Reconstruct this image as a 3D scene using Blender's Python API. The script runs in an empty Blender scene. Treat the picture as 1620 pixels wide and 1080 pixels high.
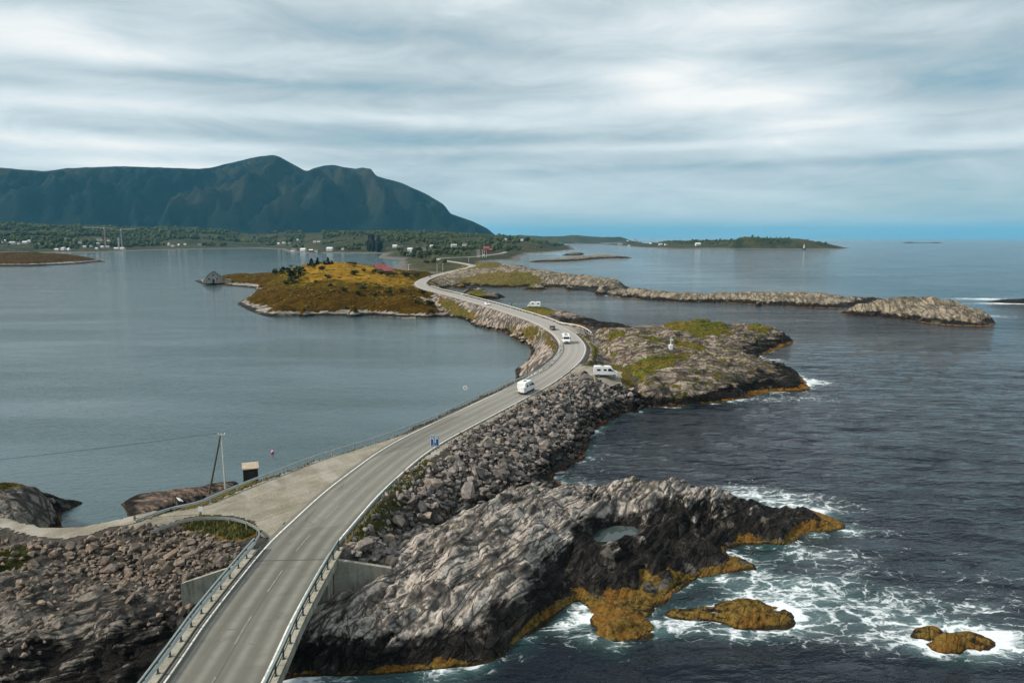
import bpy, bmesh, math, random, time
import numpy as np
from mathutils import Vector, Matrix
T0 = time.time()
S = bpy.context.scene
COL = S.collection
# ------------------------------------------------------------------ camera
F, TH, CZ = 1170.0, math.atan(164/1170.0), 35.0
cam = bpy.data.cameras.new('camera'); cam_o = bpy.data.objects.new('camera', cam); COL.objects.link(cam_o)
cam.sensor_width = 36.0; cam.lens = 36.0*F/1620.0; cam.clip_start = 0.5; cam.clip_end = 200000
cam_o.location = (0, 0, CZ); cam_o.rotation_euler = (math.radians(90)-TH, 0, 0)
S.camera = cam_o
S.view_settings.view_transform = 'Standard'; S.view_settings.look = 'None'
S.view_settings.gamma = 1.0; S.view_settings.use_curve_mapping = False
S.view_settings.exposure = 0.12
S.cycles.volume_bounces = 1; S.cycles.max_bounces = 6; S.cycles.transparent_max_bounces = 12
S.cycles.use_denoising = True

# ------------------------------------------------------------------ sky and sun
SUN_EL, SUN_AZ = math.radians(39), math.radians(-99)     # azimuth from +Y, clockwise seen from above
world = bpy.data.worlds.new('World'); S.world = world; world.use_nodes = True
def build_world():
    nt = world.node_tree; N = nt.nodes; L = nt.links; N.clear()
    def nd(t, **k):
        n = N.new(t)
        for a, b in k.items(): setattr(n, a, b)
        return n
    def mth(op, a, b=None, c=None):
        n = nd('ShaderNodeMath', operation=op)
        for i, v in enumerate((a, b, c)):
            if v is None: continue
            if isinstance(v, (int, float)): n.inputs[i].default_value = v
            else: L.new(v, n.inputs[i])
        return n.outputs[0]
    sky = nd('ShaderNodeTexSky', sky_type='NISHITA'); sky.sun_disc = False
    sky.sun_elevation = SUN_EL; sky.sun_rotation = SUN_AZ; sky.altitude = 30
    tc = nd('ShaderNodeTexCoord'); sep = nd('ShaderNodeSeparateXYZ'); L.new(tc.outputs['Generated'], sep.inputs[0])
    X, Y, Z = sep.outputs
    az = mth('ARCTAN2', X, Y)
    el = mth('ARCSINE', Z)
    # wispy layers, long along the horizon
    cmb = nd('ShaderNodeCombineXYZ')
    L.new(mth('MULTIPLY', az, 2.6), cmb.inputs[0])
    ele = mth('POWER', mth('MAXIMUM', el, 0.0), 0.75)
    L.new(mth('MULTIPLY', ele, 10.0), cmb.inputs[1])
    def noise(sc, det, rough, dist, off):
        mp = nd('ShaderNodeVectorMath', operation='ADD'); L.new(cmb.outputs[0], mp.inputs[0]); mp.inputs[1].default_value = off
        n = nd('ShaderNodeTexNoise', noise_dimensions='3D'); n.inputs['Scale'].default_value = sc
        n.inputs['Detail'].default_value = det; n.inputs['Roughness'].default_value = rough; n.inputs['Distortion'].default_value = dist
        L.new(mp.outputs[0], n.inputs['Vector']); return n.outputs[0]
    c = mth('ADD', mth('MULTIPLY', noise(.9, 4, .5, .5, (3.1, 1.7, 0)), .66), mth('MULTIPLY', noise(2.6, 7, .62, 1.0, (9.1, 4.2, 2)), .34))
    c = mth('SUBTRACT', c, 0.5)
    lumps = [(.20,.205,.085,.020,.34), (.30,.180,.12,.016,.30), (.44,.150,.17,.017,.26), (.12,.168,.16,.014,.20), (.62,.128,.14,.010,.18), (-.62,.275,.14,.026,.28), (-.52,.235,.16,.012,.20), (-.36,.163,.34,.012,.24), (-.44,.118,.26,.008,.20), (.0,.148,.16,.010,.14), (.30,.283,.13,.016,.22), (-.42,.092,.2,.006,.2), (.15,.118,.3,.006,.12),
             (-.20,.262,.26,.022,-.20), (.05,.235,.16,.012,-.14), (.62,.215,.26,.034,-.24), (.40,.235,.18,.018,-.14), (.55,.108,.22,.006,-.09), (-.66,.200,.13,.012,-.14), (-.28,.197,.26,.008,-.16), (-.05,.124,.26,.008,-.08), (-.55,.143,.2,.006,-.08), (-.08,.104,.22,.006,-.07), (.35,.095,.3,.006,-.12), (.50,.31,.22,.022,-.12), (-.08,.305,.3,.012,.06)]
    tot = c
    for a0, e0, sa, se, amp in lumps:
        ca = math.cos(math.atan(a0)); a0 = math.atan(a0); sa *= ca*ca; e0 = math.atan(e0*ca); se *= ca
        da = mth('MULTIPLY', mth('SUBTRACT', az, a0), 1/sa); de = mth('MULTIPLY', mth('SUBTRACT', el, e0), 1/se)
        r = mth('ADD', mth('MULTIPLY', da, da), mth('MULTIPLY', de, de))
        tot = mth('ADD', tot, mth('MULTIPLY', mth('EXPONENT', mth('MULTIPLY', r, -1)), amp*.88))
    ramp = nd('ShaderNodeValToRGB'); L.new(mth('ADD', tot, 0.505), ramp.inputs[0])
    cr = ramp.color_ramp; cr.elements[0].position = .22; cr.elements[0].color = (.165, .295, .37, 1)
    cr.elements[1].position = .80; cr.elements[1].color = (.80, .79, .765, 1)
    e = cr.elements.new(.42); e.color = (.375, .445, .475, 1)
    e = cr.elements.new(.6); e.color = (.57, .625, .645, 1)
    b1 = nd('ShaderNodeBackground'); L.new(sky.outputs[0], b1.inputs[0]); b1.inputs[1].default_value = 0.12
    b2 = nd('ShaderNodeBackground'); L.new(ramp.outputs[0], b2.inputs[0]); b2.inputs[1].default_value = 1.22
    cov = nd('ShaderNodeMapRange', interpolation_type='SMOOTHSTEP'); L.new(el, cov.inputs[0])
    cov.inputs[1].default_value = .01; cov.inputs[2].default_value = .10; cov.inputs[3].default_value = .60; cov.inputs[4].default_value = .95
    mx = nd('ShaderNodeMixShader'); L.new(cov.outputs[0], mx.inputs[0]); L.new(b1.outputs[0], mx.inputs[1]); L.new(b2.outputs[0], mx.inputs[2])
    out = nd('ShaderNodeOutputWorld'); L.new(mx.outputs[0], out.inputs[0])
build_world()
sun = bpy.data.lights.new('sun', 'SUN'); sun.energy = 4.5; sun.angle = math.radians(6); sun.color = (1, .92, .81)
sun_o = bpy.data.objects.new('sun', sun); COL.objects.link(sun_o)
sd = Vector((math.sin(SUN_AZ)*math.cos(SUN_EL), math.cos(SUN_AZ)*math.cos(SUN_EL), math.sin(SUN_EL)))
sun_o.rotation_euler = sd.to_track_quat('Z', 'Y').to_euler()
# ------------------------------------------------------------------ small helpers
rng = np.random.default_rng(7); random.seed(7)
def P(u, v, z=0.0):
    """ground position seen at picture point (u, v) for a surface z metres above the sea"""
    x, y = u-810.0, v-540.0
    d = F*math.sin(TH)+y*math.cos(TH); f = F*math.cos(TH)-y*math.sin(TH); t = (CZ-z)/d
    return (x*t, f*t)
def P3(u, v, z=0.0): return Vector((*P(u, v, z), z))
def tag(o, label=None, cat=None, group=None, kind=None):
    if label: o['label'] = label
    if cat: o['category'] = cat
    if group: o['group'] = group
    if kind: o['kind'] = kind
    return o
def link(name, me, parent=None, mats=()):
    o = bpy.data.objects.new(name, me); COL.objects.link(o)
    if me is not None:
        for m in mats: me.materials.append(m)
    if parent is not None: o.parent = parent
    return o
def empty(name, loc, rz=0.0, **k):
    o = bpy.data.objects.new(name, None); COL.objects.link(o); o.location = loc; o.rotation_euler = (0, 0, rz); o.empty_display_size = .3
    return tag(o, **k)
def copy_tree(o, parent=None):
    c = o.copy(); COL.objects.link(c)
    if parent is not None: c.parent = parent
    for ch in list(o.children): copy_tree(ch, c)
    return c
def npmesh(name, V, Q, smooth=True, attrs=None):
    """V (n,3), Q (m,3 or 4) -> mesh; attrs: per-vertex floats"""
    V = np.asarray(V, np.float32); Q = np.asarray(Q, np.int32); k = Q.shape[1]
    me = bpy.data.meshes.new(name); me.vertices.add(len(V)); me.vertices.foreach_set('co', V.ravel())
    me.loops.add(Q.size); me.loops.foreach_set('vertex_index', Q.ravel())
    me.polygons.add(len(Q)); me.polygons.foreach_set('loop_start', np.arange(0, Q.size, k, dtype=np.int32))
    me.polygons.foreach_set('use_smooth', np.full(len(Q), smooth))
    for a, d in (attrs or {}).items():
        at = me.attributes.new(a, 'FLOAT', 'POINT'); at.data.foreach_set('value', np.asarray(d, np.float32))
    me.update(calc_edges=True); me.validate(); return me
class MB:
    """collects boxes, bars and tubes into one mesh"""
    def __init__(s): s.bm = bmesh.new()
    def box(s, c, d, rot=None, bev=0.0):
        r = bmesh.ops.create_cube(s.bm, size=1.0); vs = r['verts']
        M = Matrix.Translation(Vector(c)) @ (rot.to_4x4() if rot is not None else Matrix.Identity(4)) @ Matrix.Diagonal((*d, 1))
        bmesh.ops.transform(s.bm, matrix=M, verts=vs)
        if bev > 0:
            es = list({e for v in vs for e in v.link_edges})
            bmesh.ops.bevel(s.bm, geom=es, offset=bev, segments=1, affect='EDGES')
        return s
    def tube(s, a, b, r0, r1=None, n=8):
        a, b = Vector(a), Vector(b); r1 = r0 if r1 is None else r1
        q = (b-a).to_track_quat('Z', 'Y').to_matrix().to_4x4()
        bmesh.ops.create_cone(s.bm, cap_ends=True, segments=n, radius1=r0, radius2=r1, depth=(b-a).length, matrix=Matrix.Translation((a+b)/2) @ q)
        return s
    def poly(s, pts, ext=None):
        vs = [s.bm.verts.new(p) for p in pts]; f = s.bm.faces.new(vs)
        if ext is not None:
            r = bmesh.ops.extrude_face_region(s.bm, geom=[f]); nv = [g for g in r['geom'] if isinstance(g, bmesh.types.BMVert)]
            bmesh.ops.translate(s.bm, vec=Vector(ext), verts=nv)
        return s
    def sphere(s, c, r, sub=2, sc=(1, 1, 1)):
        g = bmesh.ops.create_icosphere(s.bm, subdivisions=sub, radius=r)
        bmesh.ops.transform(s.bm, matrix=Matrix.Translation(c) @ Matrix.Diagonal((*sc, 1)), verts=g['verts']); return s
    def sweep(s, path, sec):
        """sweep an open/closed section (lateral, up) along a 3d path; closed section"""
        path = [Vector(p) for p in path]; rows = []
        for i, p in enumerate(path):
            t = path[min(i+1, len(path)-1)]-path[max(i-1, 0)]; t.z = 0; t.normalize(); n = Vector((t.y, -t.x, 0))
            rows.append([s.bm.verts.new(p+n*a+Vector((0, 0, b))) for a, b in sec])
        m = len(sec)
        for r0, r1 in zip(rows, rows[1:]):
            for j in range(m): s.bm.faces.new((r0[j], r0[(j+1) % m], r1[(j+1) % m], r1[j]))
        s.bm.faces.new(rows[0]); s.bm.faces.new(rows[-1][::-1]); return s
    def mesh(s, name, smooth=False):
        bmesh.ops.recalc_face_normals(s.bm, faces=s.bm.faces[:])
        me = bpy.data.meshes.new(name); s.bm.to_mesh(me); s.bm.free()
        if smooth: me.polygons.foreach_set('use_smooth', np.full(len(me.polygons), True))
        return me
    def build(s, name, m, parent=None, smooth=False): return link(name, s.mesh(name, smooth), parent, (m,))
# numpy noise
_perm = np.random.default_rng(3).permutation(512).astype(np.int64)
def _hash(ix, iy, seed): return _perm[(_perm[(ix+seed*131) & 511]+iy) & 511]
def pnoise(x, y, seed=0):
    ix, iy = np.floor(x).astype(np.int64), np.floor(y).astype(np.int64); fx, fy = x-ix, y-iy
    def g(dx, dy):
        a = _hash(ix+dx, iy+dy, seed)*(2*math.pi/512*7.13); return np.cos(a)*(fx-dx)+np.sin(a)*(fy-dy)
    u = fx*fx*fx*(fx*(fx*6-15)+10); v = fy*fy*fy*(fy*(fy*6-15)+10)
    a = g(0, 0); b = g(1, 0); c = g(0, 1); d = g(1, 1)
    return 1.4*((a+(b-a)*u)*(1-v)+(c+(d-c)*u)*v)
def fbm(x, y, o=4, seed=0, gain=.5):
    s = 0; a = 1.0
    for k in range(o): s = s+a*pnoise(x, y, seed+k); x = x*2.03+11.7; y = y*2.03-5.3; a *= gain
    return s
def ridged(x, y, o=4, seed=0, gain=.5):
    s = 0; a = 1.0
    for k in range(o): s = s+a*(1-2*np.abs(pnoise(x, y, seed+k))); x = x*2.05+3.1; y = y*2.05+7.7; a *= gain
    return s
def worley(x, y, seed=0):
    ix, iy = np.floor(x).astype(np.int64), np.floor(y).astype(np.int64)
    f1 = np.full(x.shape, 9.0); f2 = f1.copy(); idv = np.zeros(x.shape)
    for dx in (-1, 0, 1):
        for dy in (-1, 0, 1):
            h = _hash(ix+dx, iy+dy, seed); h2 = _hash(iy+dy, ix+dx, seed+5)
            d = np.hypot(ix+dx+(h+.5)/512-x, iy+dy+(h2+.5)/512-y); cl = d < f1
            f2 = np.where(cl, f1, np.minimum(f2, d)); idv = np.where(cl, ((h*7+h2*3) % 512)/512, idv); f1 = np.where(cl, d, f1)
    return f1, f2, idv
def sstep(a, b, x): t = np.clip((x-a)/(b-a), 0, 1); return t*t*(3-2*t)
def inside(poly, x, y):
    poly = np.asarray(poly); r = np.zeros(np.shape(x), bool); j = len(poly)-1
    for i in range(len(poly)):
        xi, yi = poly[i]; xj, yj = poly[j]
        if yi != yj: r ^= ((yi > y) != (yj > y)) & (x < (xj-xi)*(y-yi)/(yj-yi)+xi)
        j = i
    return r
def catmull(p, n=8):
    p = np.asarray(p, float); q = np.vstack([2*p[0]-p[1], p, 2*p[-1]-p[-2]]); out = []
    for i in range(1, len(q)-2):
        a, b, c, d = q[i-1:i+3]
        for t in np.arange(n)/n: out.append(.5*(2*b+(c-a)*t+(2*a-5*b+4*c-d)*t*t+(3*b-a-3*c+d)*t**3))
    return np.array(out+[p[-1]])
def resample(p, step, closed=False):
    p = np.asarray(p, float)
    if closed: p = np.vstack([p, p[:1]])
    s = np.r_[0, np.cumsum(np.hypot(*np.diff(p[:, :2], axis=0).T))]
    n = max(int(s[-1]/step), 3); t = np.linspace(0, s[-1], n+1)
    if closed: t = t[:-1]
    return np.stack([np.interp(t, s, p[:, k]) for k in range(p.shape[1])], 1)
def smooth_path(p, it=2):
    p = np.asarray(p, float)
    for _ in range(it):
        q = [p[0]]
        for a, b in zip(p, p[1:]): q += [a*.75+b*.25, a*.25+b*.75]
        q.append(p[-1]); p = np.array(q)
    return p
def pdist(pts, x, y):
    """distance of x,y arrays to a dense point list"""
    out = np.full(x.size, 1e9); xf, yf = x.ravel(), y.ravel(); pts = np.asarray(pts)
    m = (xf > pts[:, 0].min()-40) & (xf < pts[:, 0].max()+40) & (yf > pts[:, 1].min()-40) & (yf < pts[:, 1].max()+40)
    idx = np.nonzero(m)[0]
    for c in np.array_split(idx, max(1, len(idx)*len(pts)//4_000_000)):
        out[c] = np.sqrt(((xf[c, None]-pts[None, :, 0])**2+(yf[c, None]-pts[None, :, 1])**2).min(1))
    return out.reshape(x.shape)
def rbf(C, x, y):
    C = np.asarray(C, float); n = len(C); D = np.hypot(C[:, None, 0]-C[None, :, 0], C[:, None, 1]-C[None, :, 1])
    A = np.zeros((n+1, n+1)); A[:n, :n] = D-np.eye(n)*.15; A[:n, n] = 1; A[n, :n] = 1
    w = np.linalg.solve(A, np.r_[C[:, 2], 0]); out = np.empty(x.size); xf, yf = x.ravel().astype(np.float32), y.ravel().astype(np.float32)
    Cx, Cy, wf = C[:, 0].astype(np.float32), C[:, 1].astype(np.float32), w[:n].astype(np.float32)
    for c in np.array_split(np.arange(x.size), max(1, x.size*n//4_000_000)):
        out[c] = np.sqrt((xf[c, None]-Cx)**2+(yf[c, None]-Cy)**2) @ wf+w[n]
    return out.reshape(x.shape)

# ------------------------------------------------------------------ materials
class G:
    """node-graph helper"""
    def __init__(s, name):
        s.m = bpy.data.materials.new(name); s.m.use_nodes = True; s.nt = s.m.node_tree; s.N = s.nt.nodes; s.L = s.nt.links
        s.b = s.N['Principled BSDF']; s.out = s.N['Material Output']
        s.geo = s.N.new('ShaderNodeNewGeometry'); s.tc = s.N.new('ShaderNodeTexCoord')
        s.pos = s.geo.outputs['Position']; sp = s.N.new('ShaderNodeSeparateXYZ'); s.L.new(s.pos, sp.inputs[0]); s.x, s.y, s.z = sp.outputs
    def _in(s, sock, v):
        if isinstance(v, (int, float)): sock.default_value = v
        elif isinstance(v, tuple): sock.default_value = v if len(v) == len(sock.default_value) else (*v, 1)
        else: s.L.new(v, sock)
    def math(s, op, a, b=None, c=None, clamp=False):
        n = s.N.new('ShaderNodeMath'); n.operation = op; n.use_clamp = clamp
        for i, v in enumerate((a, b, c)):
            if v is not None: s._in(n.inputs[i], v)
        return n.outputs[0]
    def map(s, v, a, b, c=0.0, d=1.0, smooth=True):
        n = s.N.new('ShaderNodeMapRange'); n.interpolation_type = 'SMOOTHSTEP' if smooth else 'LINEAR'
        for i, q in enumerate((v, a, b, c, d)): s._in(n.inputs[i], q)
        return n.outputs[0]
    def mix(s, f, a, b, mode='MIX'):
        n = s.N.new('ShaderNodeMix'); n.data_type = 'RGBA'; n.blend_type = mode
        s._in(n.inputs[0], f); s._in(n.inputs[6], a); s._in(n.inputs[7], b); return n.outputs[2]
    def vec(s, scale=(1, 1, 1), rot=(0, 0, 0), src=None):
        """turn by rot[2] so that x runs along that direction, then scale (along, across, up)"""
        v = src or s.pos
        if rot[2]:
            n = s.N.new('ShaderNodeVectorRotate'); n.rotation_type = 'Z_AXIS'; s.L.new(v, n.inputs['Vector']); n.inputs['Angle'].default_value = -rot[2]; v = n.outputs[0]
        n = s.N.new('ShaderNodeVectorMath'); n.operation = 'MULTIPLY'; s.L.new(v, n.inputs[0]); n.inputs[1].default_value = scale; return n.outputs[0]
    def noise(s, sc, det=4, rough=.55, v=None, dist=0.0, col=False):
        n = s.N.new('ShaderNodeTexNoise'); s.L.new(v or s.pos, n.inputs['Vector']); n.inputs['Scale'].default_value = sc
        n.inputs['Detail'].default_value = det; n.inputs['Roughness'].default_value = rough; n.inputs['Distortion'].default_value = dist
        return n.outputs[1 if col else 0]
    def voro(s, sc, v=None, feat='F1', out='Distance', rnd=1.0):
        n = s.N.new('ShaderNodeTexVoronoi'); n.feature = feat; s.L.new(v or s.pos, n.inputs['Vector'])
        n.inputs['Scale'].default_value = sc; n.inputs['Randomness'].default_value = rnd; return n.outputs[out]
    def attr(s, name, t='GEOMETRY'):
        n = s.N.new('ShaderNodeAttribute'); n.attribute_name = name; n.attribute_type = t; return n.outputs['Fac']
    def ramp(s, f, stops):
        n = s.N.new('ShaderNodeValToRGB'); s._in(n.inputs[0], f); e = n.color_ramp.elements
        while len(e) < len(stops): e.new(.5)
        for q, (p, c) in zip(e, stops): q.position = p; q.color = (*c, 1)
        return n.outputs[0]
    def bump(s, h, strength=.5, dist=.1, n0=None):
        n = s.N.new('ShaderNodeBump'); n.inputs['Strength'].default_value = strength; n.inputs['Distance'].default_value = dist
        s._in(n.inputs['Height'], h)
        if n0 is not None: s.L.new(n0, n.inputs['Normal'])
        return n.outputs[0]
    def rand(s):
        oi = s.N.new('ShaderNodeObjectInfo'); return s.math('FRACT', s.math('ADD', oi.outputs['Random'], s.geo.outputs['Random Per Island']))
    def done(s, col=None, rough=.85, normal=None, spec=.3, metal=0.0):
        if col is not None: s._in(s.b.inputs['Base Color'], col)
        s._in(s.b.inputs['Roughness'], rough); s._in(s.b.inputs['Specular IOR Level'], spec); s.b.inputs['Metallic'].default_value = metal
        if normal is not None: s.L.new(normal, s.b.inputs['Normal'])
        return s.m
def plain(name, col, rough=.6, metal=0.0, var=.12, sc=3.0, spec=.4, grime=0.0):
    g = G(name); n = g.noise(sc, 5, .6, v=g.tc.outputs['Object'])
    c = g.mix(1.0, col, g.ramp(n, [(.3, (1-var,)*3), (.7, (1+var*.4,)*3)]), 'MULTIPLY')
    if grime: c = g.mix(g.map(g.noise(sc*.4, 4, .7, v=g.tc.outputs['Object']), .5, .75, 0, grime), c, (.12, .10, .07))
    return g.done(c, rough, spec=spec, metal=metal)

def rock_mat(name, pale=(.55, .49, .43), mid=(.29, .25, .215), dark=(.045, .038, .034), strike=1.0, crack=1.0, ochre=(.185, .122, .028), wet=1.0, veg=(.075, .085, .02), veg2=(.16, .10, .03), sc=1.0, gold=None, bleach=(.12, .105, .09), patchy=True):
    """weathered banded gneiss: pale lichen on top, a black splash zone and ochre weed lower down (by height above the sea)"""
    g = G(name)
    w1 = g.noise(.10*sc, 1, .4, col=True)
    vm = g.N.new('ShaderNodeVectorMath'); vm.operation = 'MULTIPLY_ADD'; g.L.new(w1, vm.inputs[0]); vm.inputs[1].default_value = (3.2/sc, 3.2/sc, 3.2/sc); g.L.new(g.pos, vm.inputs[2])
    wp = vm.outputs[0]
    band = g.noise(1.0*sc, 6, .66, v=g.vec((.13, 1.5, 1.4), (0, 0, strike), wp))
    pat = g.noise(.13*sc, 5, .62); pat2 = g.noise(.45*sc, 5, .65)
    fine = g.noise(3.2*sc, 6, .68)
    c = g.ramp(band, [(.33, dark), (.395, tuple(q*.6 for q in mid)), (.45, mid), (.53, pale), (.74, tuple(min(1, q*1.12) for q in pale))])
    c = g.mix(g.map(pat, .40, .60, 0, .72), c, g.mix(g.map(pat2, .36, .60), mid, pale))
    c = g.mix(g.map(pat2, .50, .68, .0, .40), c, tuple(q*.62 for q in mid))
    c = g.mix(g.map(fine, .30, .58, .6, 0), c, dark)
    # joints: cracks along and across the strike, open in places only
    wid = g.map(g.noise(.3*sc, 4, .6), .36, .60, .03, .25)
    cr1 = g.voro(.6*sc, g.vec((.17, 1.6, .9), (0, 0, strike), wp), 'DISTANCE_TO_EDGE')
    cr2 = g.voro(1.1*sc, g.vec((.45, 1.35, 1.0), (0, 0, strike+.12), wp), 'DISTANCE_TO_EDGE')
    k1 = g.map(cr1, .0, wid); k2 = g.map(cr2, .0, g.math('MULTIPLY', wid, .8))
    kk = g.math('MULTIPLY', k1, g.math('MAXIMUM', k2, g.map(pat2, .42, .55)))
    c = g.mix(g.math('MULTIPLY', g.math('SUBTRACT', 1.0, kk), .85*crack), c, (.022, .02, .019))
    c = g.mix(g.map(g.noise(.9*sc, 5, .7), .58, .72, 0, .55), c, (.27, .21, .105))
    # vegetation painted where it grows
    vg = g.attr('veg'); vn = g.noise(.9*sc, 6, .7)
    vmask = g.map(g.math('ADD', vg, g.math('MULTIPLY', g.math('SUBTRACT', vn, .5), 1.7)), .44, .58)
    vs = g.vec((.45, 1.3, 1), (0, 0, .15), wp)
    vc = g.mix(g.map(g.noise(.22*sc, 5, .62, v=vs), .40, .60), veg, veg2)
    if gold:
        tn = g.math('ADD', g.attr('tint'), g.math('ADD', g.math('MULTIPLY', g.math('SUBTRACT', g.noise(.3*sc, 6, .7, v=vs), .5), 1.25), g.math('MULTIPLY', g.math('SUBTRACT', g.noise(1.6*sc, 5, .75), .5), .5)))
        vc = g.ramp(tn, [(.05, (.06, .034, .005)), (.28, veg2), (.45, veg), (.58, gold), (.74, tuple(q*1.15 for q in gold)), (.90, (.36, .35, .03))])
    if 0: vc = g.mix(g.map(g.noise(.16*sc, 5, .65, v=vs), .50, .62, 0, .85), vc, gold)
    vc = g.mix(g.map(g.noise(1.3*sc, 5, .75), .50, .68, .0, .55), vc, tuple(min(1, q*1.7) for q in veg2))
    vc = g.mix(g.map(g.noise(2.6*sc, 5, .75), .36, .56, .75, .0), vc, tuple(q*.28 for q in veg))
    vc = g.mix(g.map(g.noise(.35*sc, 5, .7, v=vs), .55, .68, 0, .6), vc, tuple(q*.35 for q in veg2))
    c = g.mix(vmask, c, vc)
    # tide zones by height
    ex = g.attr('expo')
    zn = g.math('ADD', g.z, g.math('MULTIPLY', g.math('SUBTRACT', g.noise(.22*sc, 6, .68), .5), g.math('MULTIPLY', ex, 4.6)))
    zb = g.math('MULTIPLY', ex, 2.8*wet); zo = g.math('MULTIPLY', g.math('MULTIPLY', ex, .62*wet), g.map(g.noise(.075*sc, 3, .5), .40, .60, .15 if patchy else 1.0, 1.05 if patchy else 1.01))
    zn = g.math('ADD', zn, g.math('MULTIPLY', g.math('SUBTRACT', band, .5), g.math('MULTIPLY', ex, 3.0)))
    black = g.map(zn, g.math('MULTIPLY', zb, .70), g.math('MULTIPLY', zb, 1.02), 1, 0)
    zn2 = g.math('ADD', g.z, g.math('MULTIPLY', g.math('SUBTRACT', g.noise(.45*sc, 6, .72), .5), g.math('MULTIPLY', ex, 1.5)))
    och = g.map(zn2, g.math('MULTIPLY', zo, .88), g.math('MULTIPLY', zo, 1.08), 1, 0)
    bc = g.mix(g.map(fine, .35, .7), (.003, .003, .003), (.010, .009, .0085)); bc = g.mix(g.map(pat2, .58, .66, 0, .8), bc, bleach)
    c = g.mix(g.math('MULTIPLY', black, .95), c, bc)
    oc = g.mix(g.map(g.noise(1.6*sc, 6, .75), .34, .60), (.028, .016, .007), ochre)
    oc = g.mix(g.map(g.noise(.3*sc, 4, .6), .45, .65, 0, .6), oc, (.20, .085, .016)); oc = g.mix(g.map(g.noise(4*sc, 5, .75), .38, .52, .5, 0), oc, (.02, .012, .006))
    c = g.mix(och, c, oc); c = g.mix(g.map(g.math('ADD', g.z, g.math('MULTIPLY', g.math('SUBTRACT', fine, .5), .3)), .06, .16, .8, 0), c, (.012, .010, .008))
    h = g.math('ADD', g.math('MULTIPLY', band, 1.0), g.math('ADD', g.math('MULTIPLY', fine, .55), g.math('MULTIPLY', kk, .45*crack)))
    h = g.math('ADD', h, g.math('ADD', g.math('MULTIPLY', pat2, .8), g.math('MULTIPLY', g.noise(9*sc, 4, .7), g.map(vmask, 0, 1, .15, .7))))
    nrm = g.bump(h, .9, .36/sc)
    rough = g.mix(g.math('MAXIMUM', black, och), (.92, .92, .92), (.58, .58, .58))
    rr = g.N.new('ShaderNodeRGBToBW'); g.L.new(rough, rr.inputs[0])
    sp = g.math('SUBTRACT', .2, g.math('MULTIPLY', g.math('MAXIMUM', g.math('MAXIMUM', black, och), vmask), .15))
    return g.done(c, rr.outputs[0], nrm, sp)
# ------------------------------------------------------------------ road line (from the two painted edge lines)
ROAD_Z = 6.0
_mid = [(-12.0, -70), (-14.6, -40), (-17.2, -5), (-18.7, 20), (-19.7, 45.3), (-20.1, 52.6), (-20.2, 60), (-20.1, 66.9), (-19.6, 72), (-18.5, 81), (-17.2, 88), (-15.4, 96.3), (-13.2, 103.5),
        (-10.3, 110.8), (-5.5, 122.2), (3.1, 142.6), (8.0, 156.2), (11.6, 168.8), (14.3, 180.6), (16.2, 194.4), (16.6, 206.8), (15.8, 223.8), (13.6, 240.5),
        (10.6, 255.8), (6.0, 272.5), (.8, 289.5), (-8.2, 317.5), (-19, 348), (-31.5, 382.5), (-44.6, 416), (-54, 447), (-59, 478), (-60.8, 506), (-61, 533), (-58.7, 579),
        (-52.5, 636), (-45, 700), (-41, 745), (-43, 790), (-58, 860), (-85, 950), (-100, 1010), (-102, 1050), (-92, 1085), (-60, 1150), (-40, 1250), (-20, 1400), (-12, 1540)]
ROAD = resample(catmull(_mid), 2.0)
def off_path(off, y0, y1, z=ROAD_Z):
    d = np.gradient(ROAD, axis=0); d /= np.hypot(d[:, 0], d[:, 1])[:, None]; n = np.c_[d[:, 1], -d[:, 0]]
    q = ROAD+n*off; m = (ROAD[:, 1] >= y0) & (ROAD[:, 1] <= y1); return np.c_[q[m], np.full(m.sum(), z)]

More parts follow.
